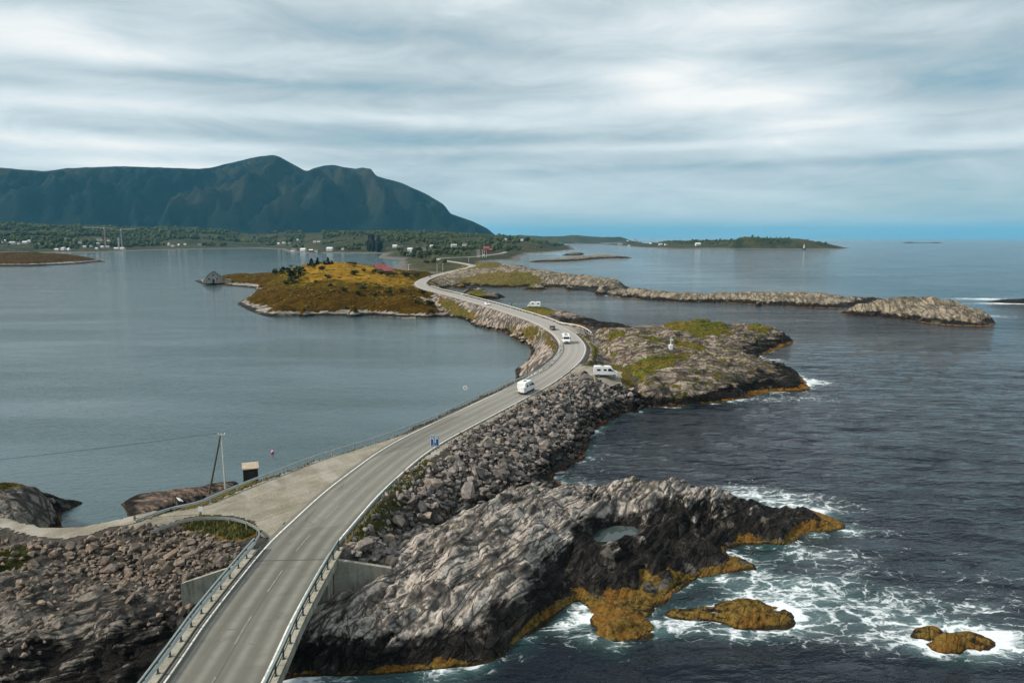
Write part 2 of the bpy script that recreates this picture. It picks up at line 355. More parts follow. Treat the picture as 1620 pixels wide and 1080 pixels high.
# ------------------------------------------------------------------ land: height fields through surveyed shore lines, crests and slopes
LANDS = []
class Land: pass
def shore_pts(lst): return np.array([P(*p) if len(p) == 2 else p[1:] for p in lst])
def land(name, res, shore, ctrl, mat, rough, off=3.0, zoff=-2.0, step=None, veg=None, expo=1.0, road=None, flat=(), rz=.10, hole=None, terr=0.0, ramp=(-.4, 1.2), cut=-1.0, label=None, tint=None):
    sh = shore_pts(shore); per = np.hypot(*np.diff(np.vstack([sh, sh[:1]]), axis=0).T).sum()
    st = step or per/130; s = resample(sh, st, True)
    nx = np.roll(s, -1, 0)-np.roll(s, 1, 0); nn = np.c_[nx[:, 1], -nx[:, 0]]; nn /= np.maximum(np.hypot(nn[:, 0], nn[:, 1]), 1e-6)[:, None]
    area = (s[:, 0]*np.roll(s[:, 1], -1)-np.roll(s[:, 0], -1)*s[:, 1]).sum()
    o = s+nn*off*(1 if area > 0 else -1); o = o[~inside(sh, o[:, 0], o[:, 1])]
    C = [np.c_[s, np.zeros(len(s))], np.c_[o, np.full(len(o), zoff)]]
    cc = [(*P(*c), c[2]) if not isinstance(c[0], str) else c[1:] for c in ctrl]
    if cc: C.append(np.array(cc))
    C = np.vstack(C); _, ui = np.unique(np.round(C[:, :2]/(.25*max(res, .2)*2)), axis=0, return_index=True); C = C[ui]
    x0, y0 = s.min(0)-off; x1, y1 = s.max(0)+off
    gx = np.arange(x0, x1+res, res); gy = np.arange(y0, y1+res, res); X, Y = np.meshgrid(gx, gy)
    H = rbf(C, X, Y)
    if terr:                                                 # stepped ledges with steep risers
        q = 1.25*terr; tt = (H+.9*terr*fbm(X/(7*terr), Y/(7*terr), 3, 77))/q; fr = tt-np.floor(tt); H = np.where(H > .2, H+(.62*q)*(sstep(.30, .70, fr)-fr), H)
    H = H+rough(X, Y, H)*sstep(ramp[0], ramp[1], H)
    for poly, z, w in flat:                                  # levelled ground (lay-by, track)
        pp = np.array(poly); d = pdist(resample(pp, .5, True), X, Y); ins = inside(pp, X, Y)
        k = np.where(ins, 1.0, 1-sstep(0, w, d)); zz = z(X, Y) if callable(z) else z; H = H*(1-k)+zz*k
    if road:
        hw, bl = road; d = pdist(ROAD, X, Y); k = 1-sstep(hw, hw+bl, d); H = H*(1-k)+(ROAD_Z-rz)*k
    L = Land(); L.name = name; L.x0, L.y0, L.res, L.H = gx[0], gy[0], res, H; L.sh = sh; L.X, L.Y = X, Y
    LANDS.append(L)
    if hole is not None: H[inside(hole, X, Y)] = -9.0
    keep = H > cut; qk = keep[:-1, :-1] | keep[1:, :-1] | keep[:-1, 1:] | keep[1:, 1:]
    ny_, nx_ = H.shape; I = np.arange(ny_*nx_).reshape(ny_, nx_)
    Q = np.stack([I[:-1, :-1], I[:-1, 1:], I[1:, 1:], I[1:, :-1]], -1)[qk]
    used = np.unique(Q); rm = np.full(ny_*nx_, -1); rm[used] = np.arange(len(used)); Q = rm[Q]
    V = np.c_[X.ravel()[used], Y.ravel()[used], H.ravel()[used]]
    vg = veg(V[:, 0], V[:, 1], V[:, 2]) if veg else np.zeros(len(V)); ex = expo(V[:, 0], V[:, 1]) if callable(expo) else np.full(len(V), expo)
    me = npmesh(name, V, Q, True, dict(veg=vg, expo=ex, **({'tint': tint(V[:, 0], V[:, 1], V[:, 2])} if tint else {}))); o = link(name, me, None, (mat,)); tag(o, label, kind='structure'); L.o = o
    return L
def sample(L, x, y):
    fx = np.clip((np.asarray(x, float)-L.x0)/L.res, 0, L.H.shape[1]-1.001); fy = np.clip((np.asarray(y, float)-L.y0)/L.res, 0, L.H.shape[0]-1.001)
    out = (np.asarray(x) < L.x0) | (np.asarray(y) < L.y0) | (np.asarray(x) > L.x0+L.res*(L.H.shape[1]-1)) | (np.asarray(y) > L.y0+L.res*(L.H.shape[0]-1))
    i, j = fx.astype(int), fy.astype(int); a, b = fx-i, fy-j; H = L.H
    h = (H[j, i]*(1-a)+H[j, i+1]*a)*(1-b)+(H[j+1, i]*(1-a)+H[j+1, i+1]*a)*b
    return np.where(out, -9.0, h)
def ground(x, y, lands=None):
    h = np.full(np.shape(x), -9.0)
    for L in (lands or LANDS): h = np.maximum(h, sample(L, x, y))
    return h
def hit(u, v, lands=None, far=6000.0):
    """first point of land or sea met when looking towards picture point (u, v)"""
    x, y = u-810.0, v-540.0; d = F*math.sin(TH)+y*math.cos(TH); f = F*math.cos(TH)-y*math.sin(TH)
    t = np.geomspace(30, far, 3000); px = x/f*t; pz = CZ-d/f*t
    g = np.maximum(ground(px, t, lands), 0.0); w = np.nonzero(pz < g)[0]
    if len(w) == 0: return Vector((px[-1], t[-1], 0))
    k = w[0]; return Vector((px[k], t[k], float(g[k])))
def pixpoly(lst, z): return np.array([q[1:] if isinstance(q[0], str) else P(q[0], q[1], q[2] if len(q) > 2 else z) for q in lst])
def paint(polys, warp=2.0, sc=.15, base=.05, val=.8):
    pp = [pixpoly(l, z) for l, z in polys]
    def f(x, y, h):
        wx = x+warp*fbm(x*sc, y*sc, 3, 21); wy = y+warp*fbm(x*sc, y*sc, 3, 41); r = np.full(np.shape(x), base)
        for p in pp: r[inside(p, wx, wy)] = val
        return r
    return f
def strata(ang, s=1.0, amp=1.0):
    """slabs and craggy ledges along the strike, with joints"""
    ca, sa = math.cos(ang), math.sin(ang)
    def f(X, Y, H):
        wx = X+1.3*s*fbm(X/(11*s), Y/(11*s), 1, 60); wy = Y+1.3*s*fbm(X/(11*s), Y/(11*s), 1, 70)
        a = (wx*ca+wy*sa)/s; b = (-wx*sa+wy*ca)/s               # a along the strike, b across
        t = b/1.7+.22*fbm(a/8, b/2, 3, 5); led = (t-np.floor(t)); led = np.where(led < .82, led*.5, .41-(led-.82)*2.28)   # saw-tooth bedding
        big = .8*ridged(a/15, b/5.5, 4, 12, .55)+.16*ridged(a/9+9, b/5.5, 2, 15, .5)-.07
        f1, f2, idv = worley(a/8, b/1.35, 9); j = np.exp(-((f2-f1)/.06)**2)
        g1, g2, id2 = worley(a/1.9+30, b/.9, 19); j2 = np.exp(-((g2-g1)/.13)**2)
        zone = sstep(.10, .35, fbm(X/(8*s), Y/(8*s), 2, 33)); z2 = sstep(-.25, .25, fbm(X/(12*s), Y/(12*s), 3, 37))
        rid = ridged(a/8, b/.9, 3, 55, .6)
        return amp*s*(.80*(big-.45)+z2*(.75*(led-.2)+.30*(idv-.5)-.34*j+.16*(rid-.4))+(1-z2)*.10*(rid-.4)+zone*(.30*(id2-.5)-.30*j2)+.10*fbm(a*.6, b*1.6, 4, 50))
    return f
def hummock(s=6.0, amp=1.0, crag=.3):
    def f(X, Y, H): return amp*(.5*fbm(X/s, Y/s, 5, 80, .55)+crag*(ridged(X/(s*.6), Y/(s*.6), 4, 90, .6)-.4))
    return f

M_rock = rock_mat('gneiss_rock')
M_rock_left = rock_mat('sheltered_rock', pale=(.27, .25, .215), mid=(.17, .15, .125), dark=(.055, .047, .04), ochre=(.10, .045, .015), strike=-.5, veg=(.06, .075, .018))
M_rock_head = rock_mat('headland_rock', pale=(.42, .335, .27), mid=(.22, .17, .13), dark=(.08, .07, .06), veg=(.10, .115, .018), veg2=(.17, .125, .03), ochre=(.28, .13, .02), sc=.6, strike=.25)
M_rock_far = rock_mat('skerry_rock', pale=(.37, .305, .225), mid=(.235, .19, .13), dark=(.09, .075, .05), veg=(.13, .12, .03), veg2=(.17, .12, .045), sc=.35, strike=1.2, crack=.8, ochre=(.20, .13, .06))
M_isl = rock_mat('brown_moor', pale=(.42, .38, .33), mid=(.27, .24, .20), dark=(.09, .08, .07), veg=(.05, .05, .01), veg2=(.085, .045, .012), gold=(.14, .09, .02), sc=.1, crack=.5, strike=.2, ochre=(.3, .27, .22))
M_heath = rock_mat('heath', pale=(.42, .38, .33), mid=(.27, .24, .20), dark=(.09, .08, .07), veg=(.10, .082, .004), veg2=(.095, .050, .004), gold=(.35, .195, .024), sc=.2, crack=.5, strike=.2, ochre=(.24, .21, .17))

# --- foreground rock outcrop, right of the bridge
outcrop_sh = [(430, 1085), (456, 1069), (563, 1068), (649, 1062), (700, 1057), (728, 1052), (778, 1042), (807, 1024), (842, 995), (875, 974), (893, 962), (915, 950), (925, 958), (945, 962), (975, 958), (1005, 962), (1030, 958), (1067, 947),
              (1080, 930), (1096, 918), (1200, 897), (1189, 888), (1155, 880), (1144, 868), (1170, 860), (1259, 859), (1268, 848), (1285, 843), (1333, 838), (1335, 825), (1300, 812), (1280, 804),
              (1237, 806), (1207, 809), (1133, 790), (1089, 781), (1041, 775), (985, 774), (955, 779), (915, 784), (905, 780), (880, 772), (850, 760), (780, 780), (700, 830), (640, 850), (580, 872), ('w', -17.5, 65.5), ('w', -20, 61), ('w', -20.5, 55), ('w', -20, 49)]
outcrop_ct = [(530, 952, 2.7), (575, 938, 3.0), (618, 926, 3.4), (660, 900, 3.9), (700, 878, 4.3), (760, 835, 4.8), (805, 805, 4.4), (850, 792, 4.3), (907, 785, 3.5), (955, 772, 4.0), (985, 767, 4.2), (1041, 768, 4.0), (1089, 773, 3.4), (1133, 783, 2.6),
              (1207, 803, 1.3), (1240, 804, .8), (560, 1000, 2.3), (500, 1005, 1.9), (480, 985, 2.1), (520, 1030, 1.0), (600, 1030, 1.3), (640, 950, 3.4), (690, 930, 3.9), (760, 895, 4.3), (820, 862, 4.3), (860, 850, 4.2), (700, 985, 2.5), (760, 960, 3.0),
              (800, 925, 3.3), (840, 905, 3.4), (780, 1000, 1.6), (700, 1025, 1.1), (845, 955, 1.3), (868, 940, .9), (872, 905, 1.5), (900, 880, 1.7), (905, 915, .9), (930, 925, .9), (935, 895, 1.25), (990, 885, 1.2), (1050, 875, 1.15), (1020, 905, .75), (1100, 855, 1.25), (1080, 895, .8), (1140, 845, 1.2), (935, 868, 2.2),
              (890, 820, 4.0), (930, 800, 4.1), (960, 795, 3.3), (1010, 788, 4.0), (1045, 800, 3.2), (1040, 825, 2.6), (940, 850, 2.5), (975, 845, 2.05), (960, 853, 2.05), (1000, 840, 2.05), (985, 833, 2.05), (1010, 855, 2.5), (975, 868, 2.6), (1100, 810, 2.7), (1100, 830, 2.2), (1160, 825, 1.8), (1200, 838, 1.3), (1240, 850, .7), (1260, 815, .8), (1300, 825, .5), (1170, 880, .45), (985, 935, .5), (1040, 930, .4)]
POOL = pixpoly([(938, 846), (950, 835), (975, 829), (1003, 831), (1012, 838), (1000, 848), (975, 854), (945, 854)], 2.35)
base_strata = strata(1.05, 1.0, 1.0)
outcrop = land('rock_outcrop', .17, outcrop_sh, outcrop_ct, M_rock, base_strata, off=2.5, zoff=-1.6, step=1.3, ramp=(-.5, 1.6), cut=-.7, veg=lambda x, y, h: np.full(len(x), .02), expo=lambda x, y: 1+.42*sstep(-2, 10, x)*sstep(95, 85, y), terr=1.0,
               flat=[(POOL, 2.12, 1.1)])
# --- embankment that carries the road, with the lay-by on its left
rail_gap = [(216, 828), (270, 808), (312, 801), (341, 790), (383, 772), (426, 756), (460, 742), (500, 727), (550, 712), (623, 689)]
LAYBY = np.vstack([pixpoly([(397, 830), (366, 821), (318, 820), (284, 828), (238, 844), (185, 842), (216, 828)], 5.6), pixpoly([(270, 809), (312, 803), (341, 792), (383, 774), (426, 758), (460, 744), (500, 729), (550, 714), (623, 691), (660, 679)], 5.9), pixpoly([(560, 740), (480, 806), (424, 861)], 5.9)])
TRACK = np.vstack([pixpoly([(-90, 806), (-40, 806), (0, 814), (37, 826), (71, 834), (122, 834), (165, 830), (216, 824), (250, 818)], 4.9), pixpoly([(250, 838), (185, 842), (114, 855), (57, 852), (0, 836), (-40, 826), (-90, 822)], 4.9)])
emb_right = off_path(5.0, 62, 172); emb_left = off_path(-10.5, 96, 170, 0)
emb_sh = [('w', -10, 63), (640, 905), (720, 850), (800, 818), (835, 800), (880, 795), (905, 782), (895, 768), (870, 753), (890, 740), (920, 727), (930, 703), (937, 680), (967, 660), (993, 650), (1016, 645), (1034, 642), (1075, 642), (1070, 560), ('w', 30, 200), ('w', 6, 196)] + \
         [('w', *p[:2]) for p in emb_left[::-1][::6]] + [('w', -38, 92), ('w', -44, 84), ('w', -47, 79), ('w', -52, 74), ('w', -56, 70.5), ('w', -70, 69), ('w', -84, 69), ('w', -84, 60), ('w', -60, 59), ('w', -45, 57), ('w', -36, 57), ('w', -31, 59), ('w', -27, 62.3), ('w', -14, 64), ('w', -12, 64)]
emb_ct = [('w', *p[:2], 5.85) for p in emb_right[::5]] + [('w', *p[:2], 5.85) for p in off_path(-5.5, 62, 172)[::6]] + \
         [(560, 880, 5.3), (620, 905, 3.8), (600, 870, 4.9), (640, 860, 4.6), (700, 838, 4.4), (760, 800, 4.0), (800, 790, 3.8), (690, 790, 4.9), (740, 740, 4.6), (800, 735, 3.3), (830, 770, 1.8), (850, 765, 1.0), (860, 780, .9), (800, 690, 4.6), (860, 720, 2.6), (900, 690, 2.0), (880, 650, 4.2), (930, 620, 4.7), (950, 645, 2.6), (1000, 625, 3.3), (985, 592, 5.5), (958, 595, 5.6), (925, 605, 5.6), (1040, 600, 4.6), (1060, 620, 2.5),
          (216, 826, 5.0), (270, 810, 5.3), (341, 792, 5.6), (426, 757, 5.7), (500, 730, 5.8), (329, 780, 3.3), (357, 773, 4.2), (397, 762, 4.6), (290, 792, 2.0), (250, 802, 1.6),
          (0, 836, 4.8), (57, 853, 4.8), (114, 856, 4.8), (185, 842, 5.0), (240, 840, 5.3), (318, 823, 5.7), (397, 835, 5.8), (412, 850, 5.8), (392, 878, 5.7), (360, 908, 5.3), (330, 930, 4.2), (310, 950, 2.9), (290, 920, 3.9), (250, 905, 3.7), (200, 915, 3.2), (100, 905, 3.4), (60, 920, 3.1), (240, 880, 4.4), (310, 870, 5.0), (150, 880, 4.3), (0, 870, 4.4), (-60, 860, 4.6)]
def emb_rough(X, Y, H): return .25*fbm(X/2.2, Y/2.2, 4, 101)
emb_veg = paint([([(595, 770), (640, 740), (660, 738), (600, 800), (548, 862), (532, 870), (555, 820)], 5.7), ([(280, 824), (318, 818), (397, 828), (410, 845), (380, 862), (330, 850), (290, 836)], 5.6), ([(216, 830), (341, 796), (383, 778), (460, 748), (623, 694), (623, 684), (460, 734), (341, 784), (216, 820)], 5.5),
                 ([(925, 600), (945, 575), (940, 550), (915, 535), (935, 525), (1000, 560), (1000, 598)], 5.6), ([(-60, 868), (30, 868), (60, 884), (50, 900), (0, 905), (-60, 890)], 4.2)], .8, .4, base=.16, val=.85)
M_emb = rock_mat('embankment_fill', pale=(.09, .08, .07), mid=(.05, .044, .04), dark=(.02, .018, .016), veg=(.095, .10, .018), veg2=(.15, .10, .03), crack=.3, ochre=(.16, .05, .018))  # dark fill: shade of the gaps between boulders put into the colour
emb = land('embankment', .4, emb_sh, emb_ct, M_emb, emb_rough, off=3, zoff=-1.8, step=2.2, ramp=(-.3, .8), road=(4.6, 1.2), flat=[(LAYBY, 5.93, .8), (TRACK, lambda x, y: 4.95+.9*sstep(-46, -37, x), 1.0)],
           veg=lambda x, y, h: emb_veg(x, y, h), expo=lambda x, y: np.where(x < -22, .35, .85), hole=[(-26.5, 50), (-26.5, 62.75), (-24.4, 63.2), (-16.3, 64.3), (-11.2, 65.45), (-9, 66), (-9, 50)])
# --- left foreground: ledges of bare rock below the rubble, down to the weed under the bridge
led_sh = [('w', -90, 74), (-60, 845), (40, 862), (120, 880), (220, 890), (320, 880), (330, 930), (345, 985), (330, 1040), (262, 1085), (200, 1130), (100, 1150), (0, 1180), (-100, 1180), (-300, 1150), (-300, 900)]
led_ct = [(60, 935, 3.1), (100, 985, 2.5), (200, 970, 2.5), (260, 945, 2.8), (300, 950, 2.4), (0, 880, 4.5), (0, 960, 3.0), (80, 1000, 2.1), (140, 1012, 1.6), (220, 985, 2.1), (270, 985, 1.4), (300, 990, .9), (200, 1040, .7), (250, 1020, .8), (100, 1050, .9), (60, 1030, 1.3), (250, 1060, .5), (0, 1050, 2.2), (30, 1010, 2.4), (100, 915, 3.2), (200, 922, 3.1), (290, 925, 3.0), (150, 950, 3.1), (-80, 950, 3.3), (200, 1075, .6), (60, 1075, 1.0), (140, 1070, .9), (60, 872, 3.0), (150, 892, 3.0), (320, 1000, .6)]
M_ledge = rock_mat('ledge_rock', pale=(.30, .265, .225), mid=(.145, .122, .10), dark=(.04, .034, .03), strike=.6, veg=(.035, .045, .012), veg2=(.07, .05, .02), ochre=(.05, .018, .008), wet=.80, bleach=(.04, .035, .03))  # low black zone: wet weed plus the bridge's shade put into the colour
ledge_veg = paint([([(-60, 868), (30, 868), (62, 884), (50, 905), (0, 912), (-60, 905)], 3.6)], .8, .4, base=.05, val=.9)
ledge = land('rock_ledge', .17, led_sh, led_ct, M_ledge, strata(.6, .9, 1.0), terr=.8, off=2.0, zoff=-1.2, step=1.5, ramp=(-.5, 1.0), cut=-.6, veg=ledge_veg, expo=1.0)
# --- knoll beyond the track, far left, and the brown shelf below the poles
knoll = land('rock_knoll', .22, [(97, 812), (96, 826), ('w', -50, 76), ('w', -51.5, 73.6), ('w', -60, 72.6), ('w', -88, 74), ('w', -88, 95), ('w', -64, 96), ('w', -57, 95)], [(25, 767, 5.6), (57, 775, 5.0), (79, 790, 3.7), (0, 769, 5.7), (-60, 772, 5.6), ('w', -54, 75.8, 4.4), ('w', -62, 75, 4.7), ('w', -76, 76.5, 4.8), (30, 800, 5.3), (72, 815, 3.9), (88, 808, 2.4), (0, 795, 5.4)], M_rock_left, strata(.9, .9, .8), off=1.5, zoff=-1.5, step=1.2,
             veg=paint([([(-120, 755), (0, 765), (28, 766), (42, 771), (20, 777), (-40, 782), (-120, 788)], 5.6)], .8, .5, base=.12), expo=.7)
shelf = land('rock_shelf', .2, [(190, 797), (216, 783), (284, 777), (329, 770), (372, 760), (385, 770), (341, 792), (300, 806), (270, 814), (216, 830), (203, 822), (199, 808)], [(225, 792, .6), (260, 787, .8), (300, 781, 1.1), (329, 780, 2.0), (230, 803, .6), (270, 797, 1.0), (215, 817, .6), (240, 812, 1.3), (300, 793, 1.8), (355, 772, 3.6)],
             rock_mat('brown_shelf_rock', pale=(.24, .17, .125), mid=(.125, .08, .058), dark=(.035, .024, .018), strike=-.4, ochre=(.12, .06, .02), wet=.6), strata(.25, .8, .55), off=1.5, zoff=-1.5, step=1.2, expo=.5)
# --- headland with the white marker
head_sh = [(985, 640), (1034, 642), (1078, 642), (1127, 636), (1164, 633), (1195, 625), (1232, 620), (1283, 616), (1275, 604), (1257, 584), (1207, 574), (1201, 563), (1223, 556), (1254, 543), (1254, 537), (1238, 529), (1195, 532), (1140, 530), (1100, 531), (1041, 533), (990, 533), (940, 532), (925, 545), (940, 600)]
head_ct = [(1040, 604, 4.7), (1080, 598, 4.8), (1120, 592, 4.7), (1185, 578, 4.2), (1060, 625, 1.6), (1127, 618, 1.9), (1200, 600, 2.1), (1230, 605, 1.2), (1245, 595, 1.6), (1160, 600, 3.6), (1160, 622, 1.1), (1260, 611, .7), (1102, 509, 6.0), (1223, 519, 4.2), (1139, 512, 5.7), (1195, 516, 5.0), (1065, 512, 5.5), (1041, 522, 3.4), (990, 524, 4.0), (950, 523, 5.0), (1061, 553, 4.6), (1010, 560, 6.0), (985, 545, 6.6), (960, 540, 6.4), (1000, 535, 6.6), (1040, 535, 4.8),
           (945, 545, 6.0), (925, 560, 5.8), (958, 594, 5.6), (1000, 590, 5.4), (1100, 530, 4.6), (1150, 530, 3.6), (1100, 545, 3.6), (1150, 545, 2.8), (1200, 535, 3.0), (1230, 530, 2.6), (1180, 560, 1.9), (1200, 550, 1.2), (1140, 560, 3.4), (1100, 570, 4.8), (1040, 575, 5.2), (1160, 575, 4.0), (1240, 540, 1.0), (1020, 605, 4.6), (1010, 630, 2.0)]
head_veg = paint([([(915, 535), (940, 530), (950, 560), (960, 590), (935, 600), (920, 590), (938, 560)], 5.8), ([(960, 522), (985, 524), (1020, 535), (1060, 545), (1010, 545), (960, 535)], 5.5), ([(950, 575), (1000, 572), (1040, 565), (1085, 560), (1100, 572), (1060, 582), (1040, 592), (1000, 598), (970, 598)], 5.3), ([(1050, 512), (1102, 508), (1140, 511), (1150, 522), (1120, 527), (1060, 525)], 5.5), ([(1180, 515), (1215, 517), (1222, 523), (1190, 522)], 4.6), ([(1075, 545), (1110, 548), (1105, 556), (1070, 556)], 4)], 2.5, .12, base=.42, val=.84)
head = land('headland', .34, head_sh, head_ct, M_rock_head, strata(.25, 1.6, .75), off=4, zoff=-2.2, step=3.0, ramp=(-.5, 2.0), road=(5.5, 3), veg=head_veg, expo=lambda x, y: np.where(x > 45, 1.15, .7), rz=.22, terr=1.1)
# --- causeway further on, road on top
cs_sh = [(819, 601), (815, 583), (833, 575), (838, 567), (842, 554), (840, 546), (827, 542), (813, 534), (799, 524), (772, 520), (754, 516), (736, 506), (717, 502), (700, 500), (640, 490), (620, 460), ('w', -80, 470), ('w', -75, 500)] + [('w', *p[:2]) for p in off_path(13, 300, 500)[::-1][::8]] + [('w', 33, 255), ('w', 32, 240), ('w', 30, 215), ('w', 28, 185), ('w', 14, 158)]
cs_ct = [('w', *p[:2], 5.85) for p in off_path(-5, 160, 470)[::6]] + [('w', *p[:2], 5.85) for p in off_path(5, 160, 480)[::6]] + [(858, 560, 4.0), (855, 548, 4.0), (840, 575, 3.5), (848, 530, 4.0), (820, 520, 3.4), (790, 510, 3.0)]
cs_veg = paint([([(852, 520), (872, 535), (883, 552), (876, 562), (866, 545)], 5.4), ([(800, 500), (850, 518), (850, 522), (800, 506)], 5.6), ([(905, 523), (925, 520), (940, 527), (925, 532), (910, 530)], 5.5), ([(690, 470), (720, 478), (760, 492), (740, 492), (700, 486)], 5)], 1.5, .15, base=.14)
M_cause = rock_mat('causeway_rock', pale=(.44, .37, .31), mid=(.28, .23, .19), dark=(.09, .07, .055), veg=(.10, .10, .02), sc=.5, ochre=(.17, .10, .03))
cause = land('causeway', .65, cs_sh, cs_ct, M_cause, strata(.6, 1.5, .45), off=4, zoff=-2, step=5, road=(4.5, 1.5), veg=cs_veg, expo=.45, rz=.16)
# --- skerry beside the causeway (white camper on it)
sk_sh = [('w', -6, 318), ('w', 0, 345), (835, 494), (870, 494), (900, 500), (930, 508), (965, 514), (1022, 522), (985, 525), (950, 521), (930, 518), (915, 516), (895, 512), ('w', 17, 252), ('w', 8, 285)]
sk_ct = [(823, 489, 4.3), (845, 487, 4.3), (864, 488, 4.4), (894, 494, 4.0), (919, 502, 2.8), (958, 510, 1.7), (985, 516, 1.3), (880, 503, 3.4), (900, 508, 2.0), (860, 500, 4.6)]
skerry = land('skerry', .6, sk_sh, sk_ct, M_rock_head, strata(.2, 1.5, .6), off=4, zoff=-2, step=4, road=(4.6, 1.5), veg=paint([([(800, 484), (864, 484), (880, 490), (870, 494), (830, 496), (800, 492)], 4.5)], 2, .15, base=.1), expo=1.2, rz=.28)
reef_mid = land('dark_reef', .8, [(728, 470), (740, 455), (760, 456), (780, 464), (800, 470), (785, 474), (760, 475), (740, 476)], [(745, 462, 3.6), (765, 465, 2.6), (785, 469, 1.2), (750, 471, 2.0)], M_rock_head, strata(.2, 2, .7), off=4, zoff=-2, step=4, veg=paint([([(735, 458), (755, 458), (770, 466), (745, 468)], 3)], 2, .1), expo=.9)
# --- heath island
hi_sh = [(358, 452), (407, 456), (410, 460), (373, 481), (395, 492), (410, 498), (433, 501.5), (480, 499.5), (536, 500), (573, 499.5), (647, 503), (696, 502.5), (725, 501), ('w', -32, 355), ('w', -25, 400), ('w', -46, 470), ('w', -48, 540), ('w', -48, 600), ('w', -60, 640), ('w', -110, 640), ('w', -170, 635), ('w', -215, 640), ('w', -250, 640), ('w', -262, 610), ('w', -235, 560)]
hi_ct = [(370, 436, 4.6), (433, 433, 7.5), (481, 420, 15), (518, 416, 17), (548, 417.5, 16), (583, 422.5, 13), (615, 428, 11), (647, 433.6, 8), (460, 472, 5.6), (540, 450, 10), (600, 452, 9.5), (500, 431, 14), (540, 431, 14), (620, 446, 9.6), (640, 470, 7.5), (560, 486, 4.2), (440, 486, 3.8), (420, 471, 4.5), (410, 449, 4.0), (430, 452, 7), (500, 460, 8.5), (480, 488, 3.6), (520, 470, 7.5), (620, 485, 4.0), (680, 486, 4.6), (580, 465, 8)] + [('w', *p[:2], 5.9) for p in off_path(-6, 390, 600)[::6]]
def hi_veg(x, y, h): return np.where(h < 1.9+.8*fbm(x/9, y/9, 3, 7), .1, .95)
_ta = paint([([('w', -275, 645), ('w', -180, 605), ('w', -152, 540), ('w', -138, 440), ('w', -165, 440), ('w', -225, 500), ('w', -270, 560)], 5), ([(560, 445, 10), (635, 440, 9), (640, 452, 8.5), (590, 462, 8), (530, 456, 9)], 9), ([(455, 424, 12), (480, 420, 15), (480, 432, 13), (440, 436, 9)], 13), ([(690, 478, 5), (650, 470, 7), (640, 480, 5), (690, 492, 4)], 5)], 7, .05, base=0, val=.72)
_tb = paint([([(440, 434, 9), (480, 419, 15), (518, 415, 17), (560, 417, 15), (600, 425, 12), (650, 436, 8), (664, 445, 7), (655, 458, 7.5), (600, 458, 8.5), (545, 450, 10), (500, 452, 9.5), (462, 446, 9)], 11)], 7, .05, base=.19, val=.66)
def hi_tint(x, y, h): return np.clip(np.mean([_tb(x+a, y+b, h)+_ta(x+a, y+b, h) for a, b in ((0, 0), (9, 0), (-9, 0), (0, 12), (0, -12), (5, 18), (-5, -18))], 0), 0, .97)
def hi_rough(X, Y, H): return 1.5*fbm(X/26, Y/16, 3, 15)+.8*(ridged(X/40+.2*fbm(X/20, Y/20, 2, 3), Y/11, 3, 25)-.3)+.45*fbm(X/5, Y/5, 3, 35)
heath = land('heath_island', .9, hi_sh, hi_ct, M_heath, hi_rough, off=6, zoff=-2, step=7, road=(5, 6), veg=hi_veg, tint=hi_tint, expo=.42, rz=.22, ramp=(0, 3))
# --- bare headland right of the far bend, ridge and islet
ne_sh = [(700, 458), (735, 453), (750, 453), (785, 456), (858, 455), (900, 457), (951, 465), (1000, 472), (1012, 464), (1000, 455), (978, 449), (943, 446), (910, 441), (878, 439), (850, 433), (831, 428), (800, 424), (770, 419), ('w', -25, 960), ('w', -55, 900), ('w', -62, 800), ('w', -62, 700), ('w', -70, 640), ('w', -72, 560), ('w', -66, 500)]
ne_ct = [(978, 444, 3.2), (943, 440, 4.6), (910, 437, 5), (878, 433, 5), (850, 427, 5), (831, 423, 5), (785, 416, 6), (760, 420, 7), (800, 445, 4.0), (850, 445, 5.5), (900, 447, 5.0), (950, 455, 4.4), (750, 440, 4.6), (800, 432, 8), (850, 436, 7), (730, 445, 5), (860, 450, 2.5), (760, 449, 2), (900, 452, 2.5), (990, 463, 3)] + [('w', *p[:2], 5.9) for p in off_path(5, 490, 820)[::8]] + [('w', *p[:2], 5.9) for p in off_path(-5, 500, 820)[::8]]
bare = land('bare_headland', 1.3, ne_sh, ne_ct, M_rock_far, strata(.15, 4.5, .5), off=8, zoff=-2.5, step=10, road=(5, 5), veg=paint([([(690, 446), (780, 436), (860, 441), (840, 448), (760, 450), (700, 452)], 5), ([(690, 430), (750, 412), (790, 415), (800, 424), (740, 432)], 6), ([(640, 432), (700, 428), (690, 436), (660, 444)], 6)], 6, .05, base=.22, val=.75), expo=.8, ramp=(0, 3), rz=.3)
ridge = land('rock_ridge', .85, [(953, 466), (985, 471), (1017, 475), (1080, 478), (1154, 479.5), (1210, 483), (1273, 486.5), (1332, 489), (1365, 482), (1405, 474), (1396, 472.5), (1340, 473), (1254, 470), (1154, 471), (1100, 471), (1017, 463), (960, 463)], [(1017, 458, 3.6), (970, 463, 2), (1060, 463, 3.8), (1108, 467, 2.2), (1154, 467, 3.6), (1200, 466, 4.2), (1254, 466, 4.4), (1300, 469, 4), (1330, 470, 3.2), (1396, 471, 2.6), (1090, 473, 1.6), (1290, 480, 2.0), (1200, 476, 2.6)], M_rock_far, strata(1.3, 2.6, .55), off=5, zoff=-2.5, step=6, expo=.8, veg=lambda x, y, h: .12+.22*sstep(1.5, 4, h))
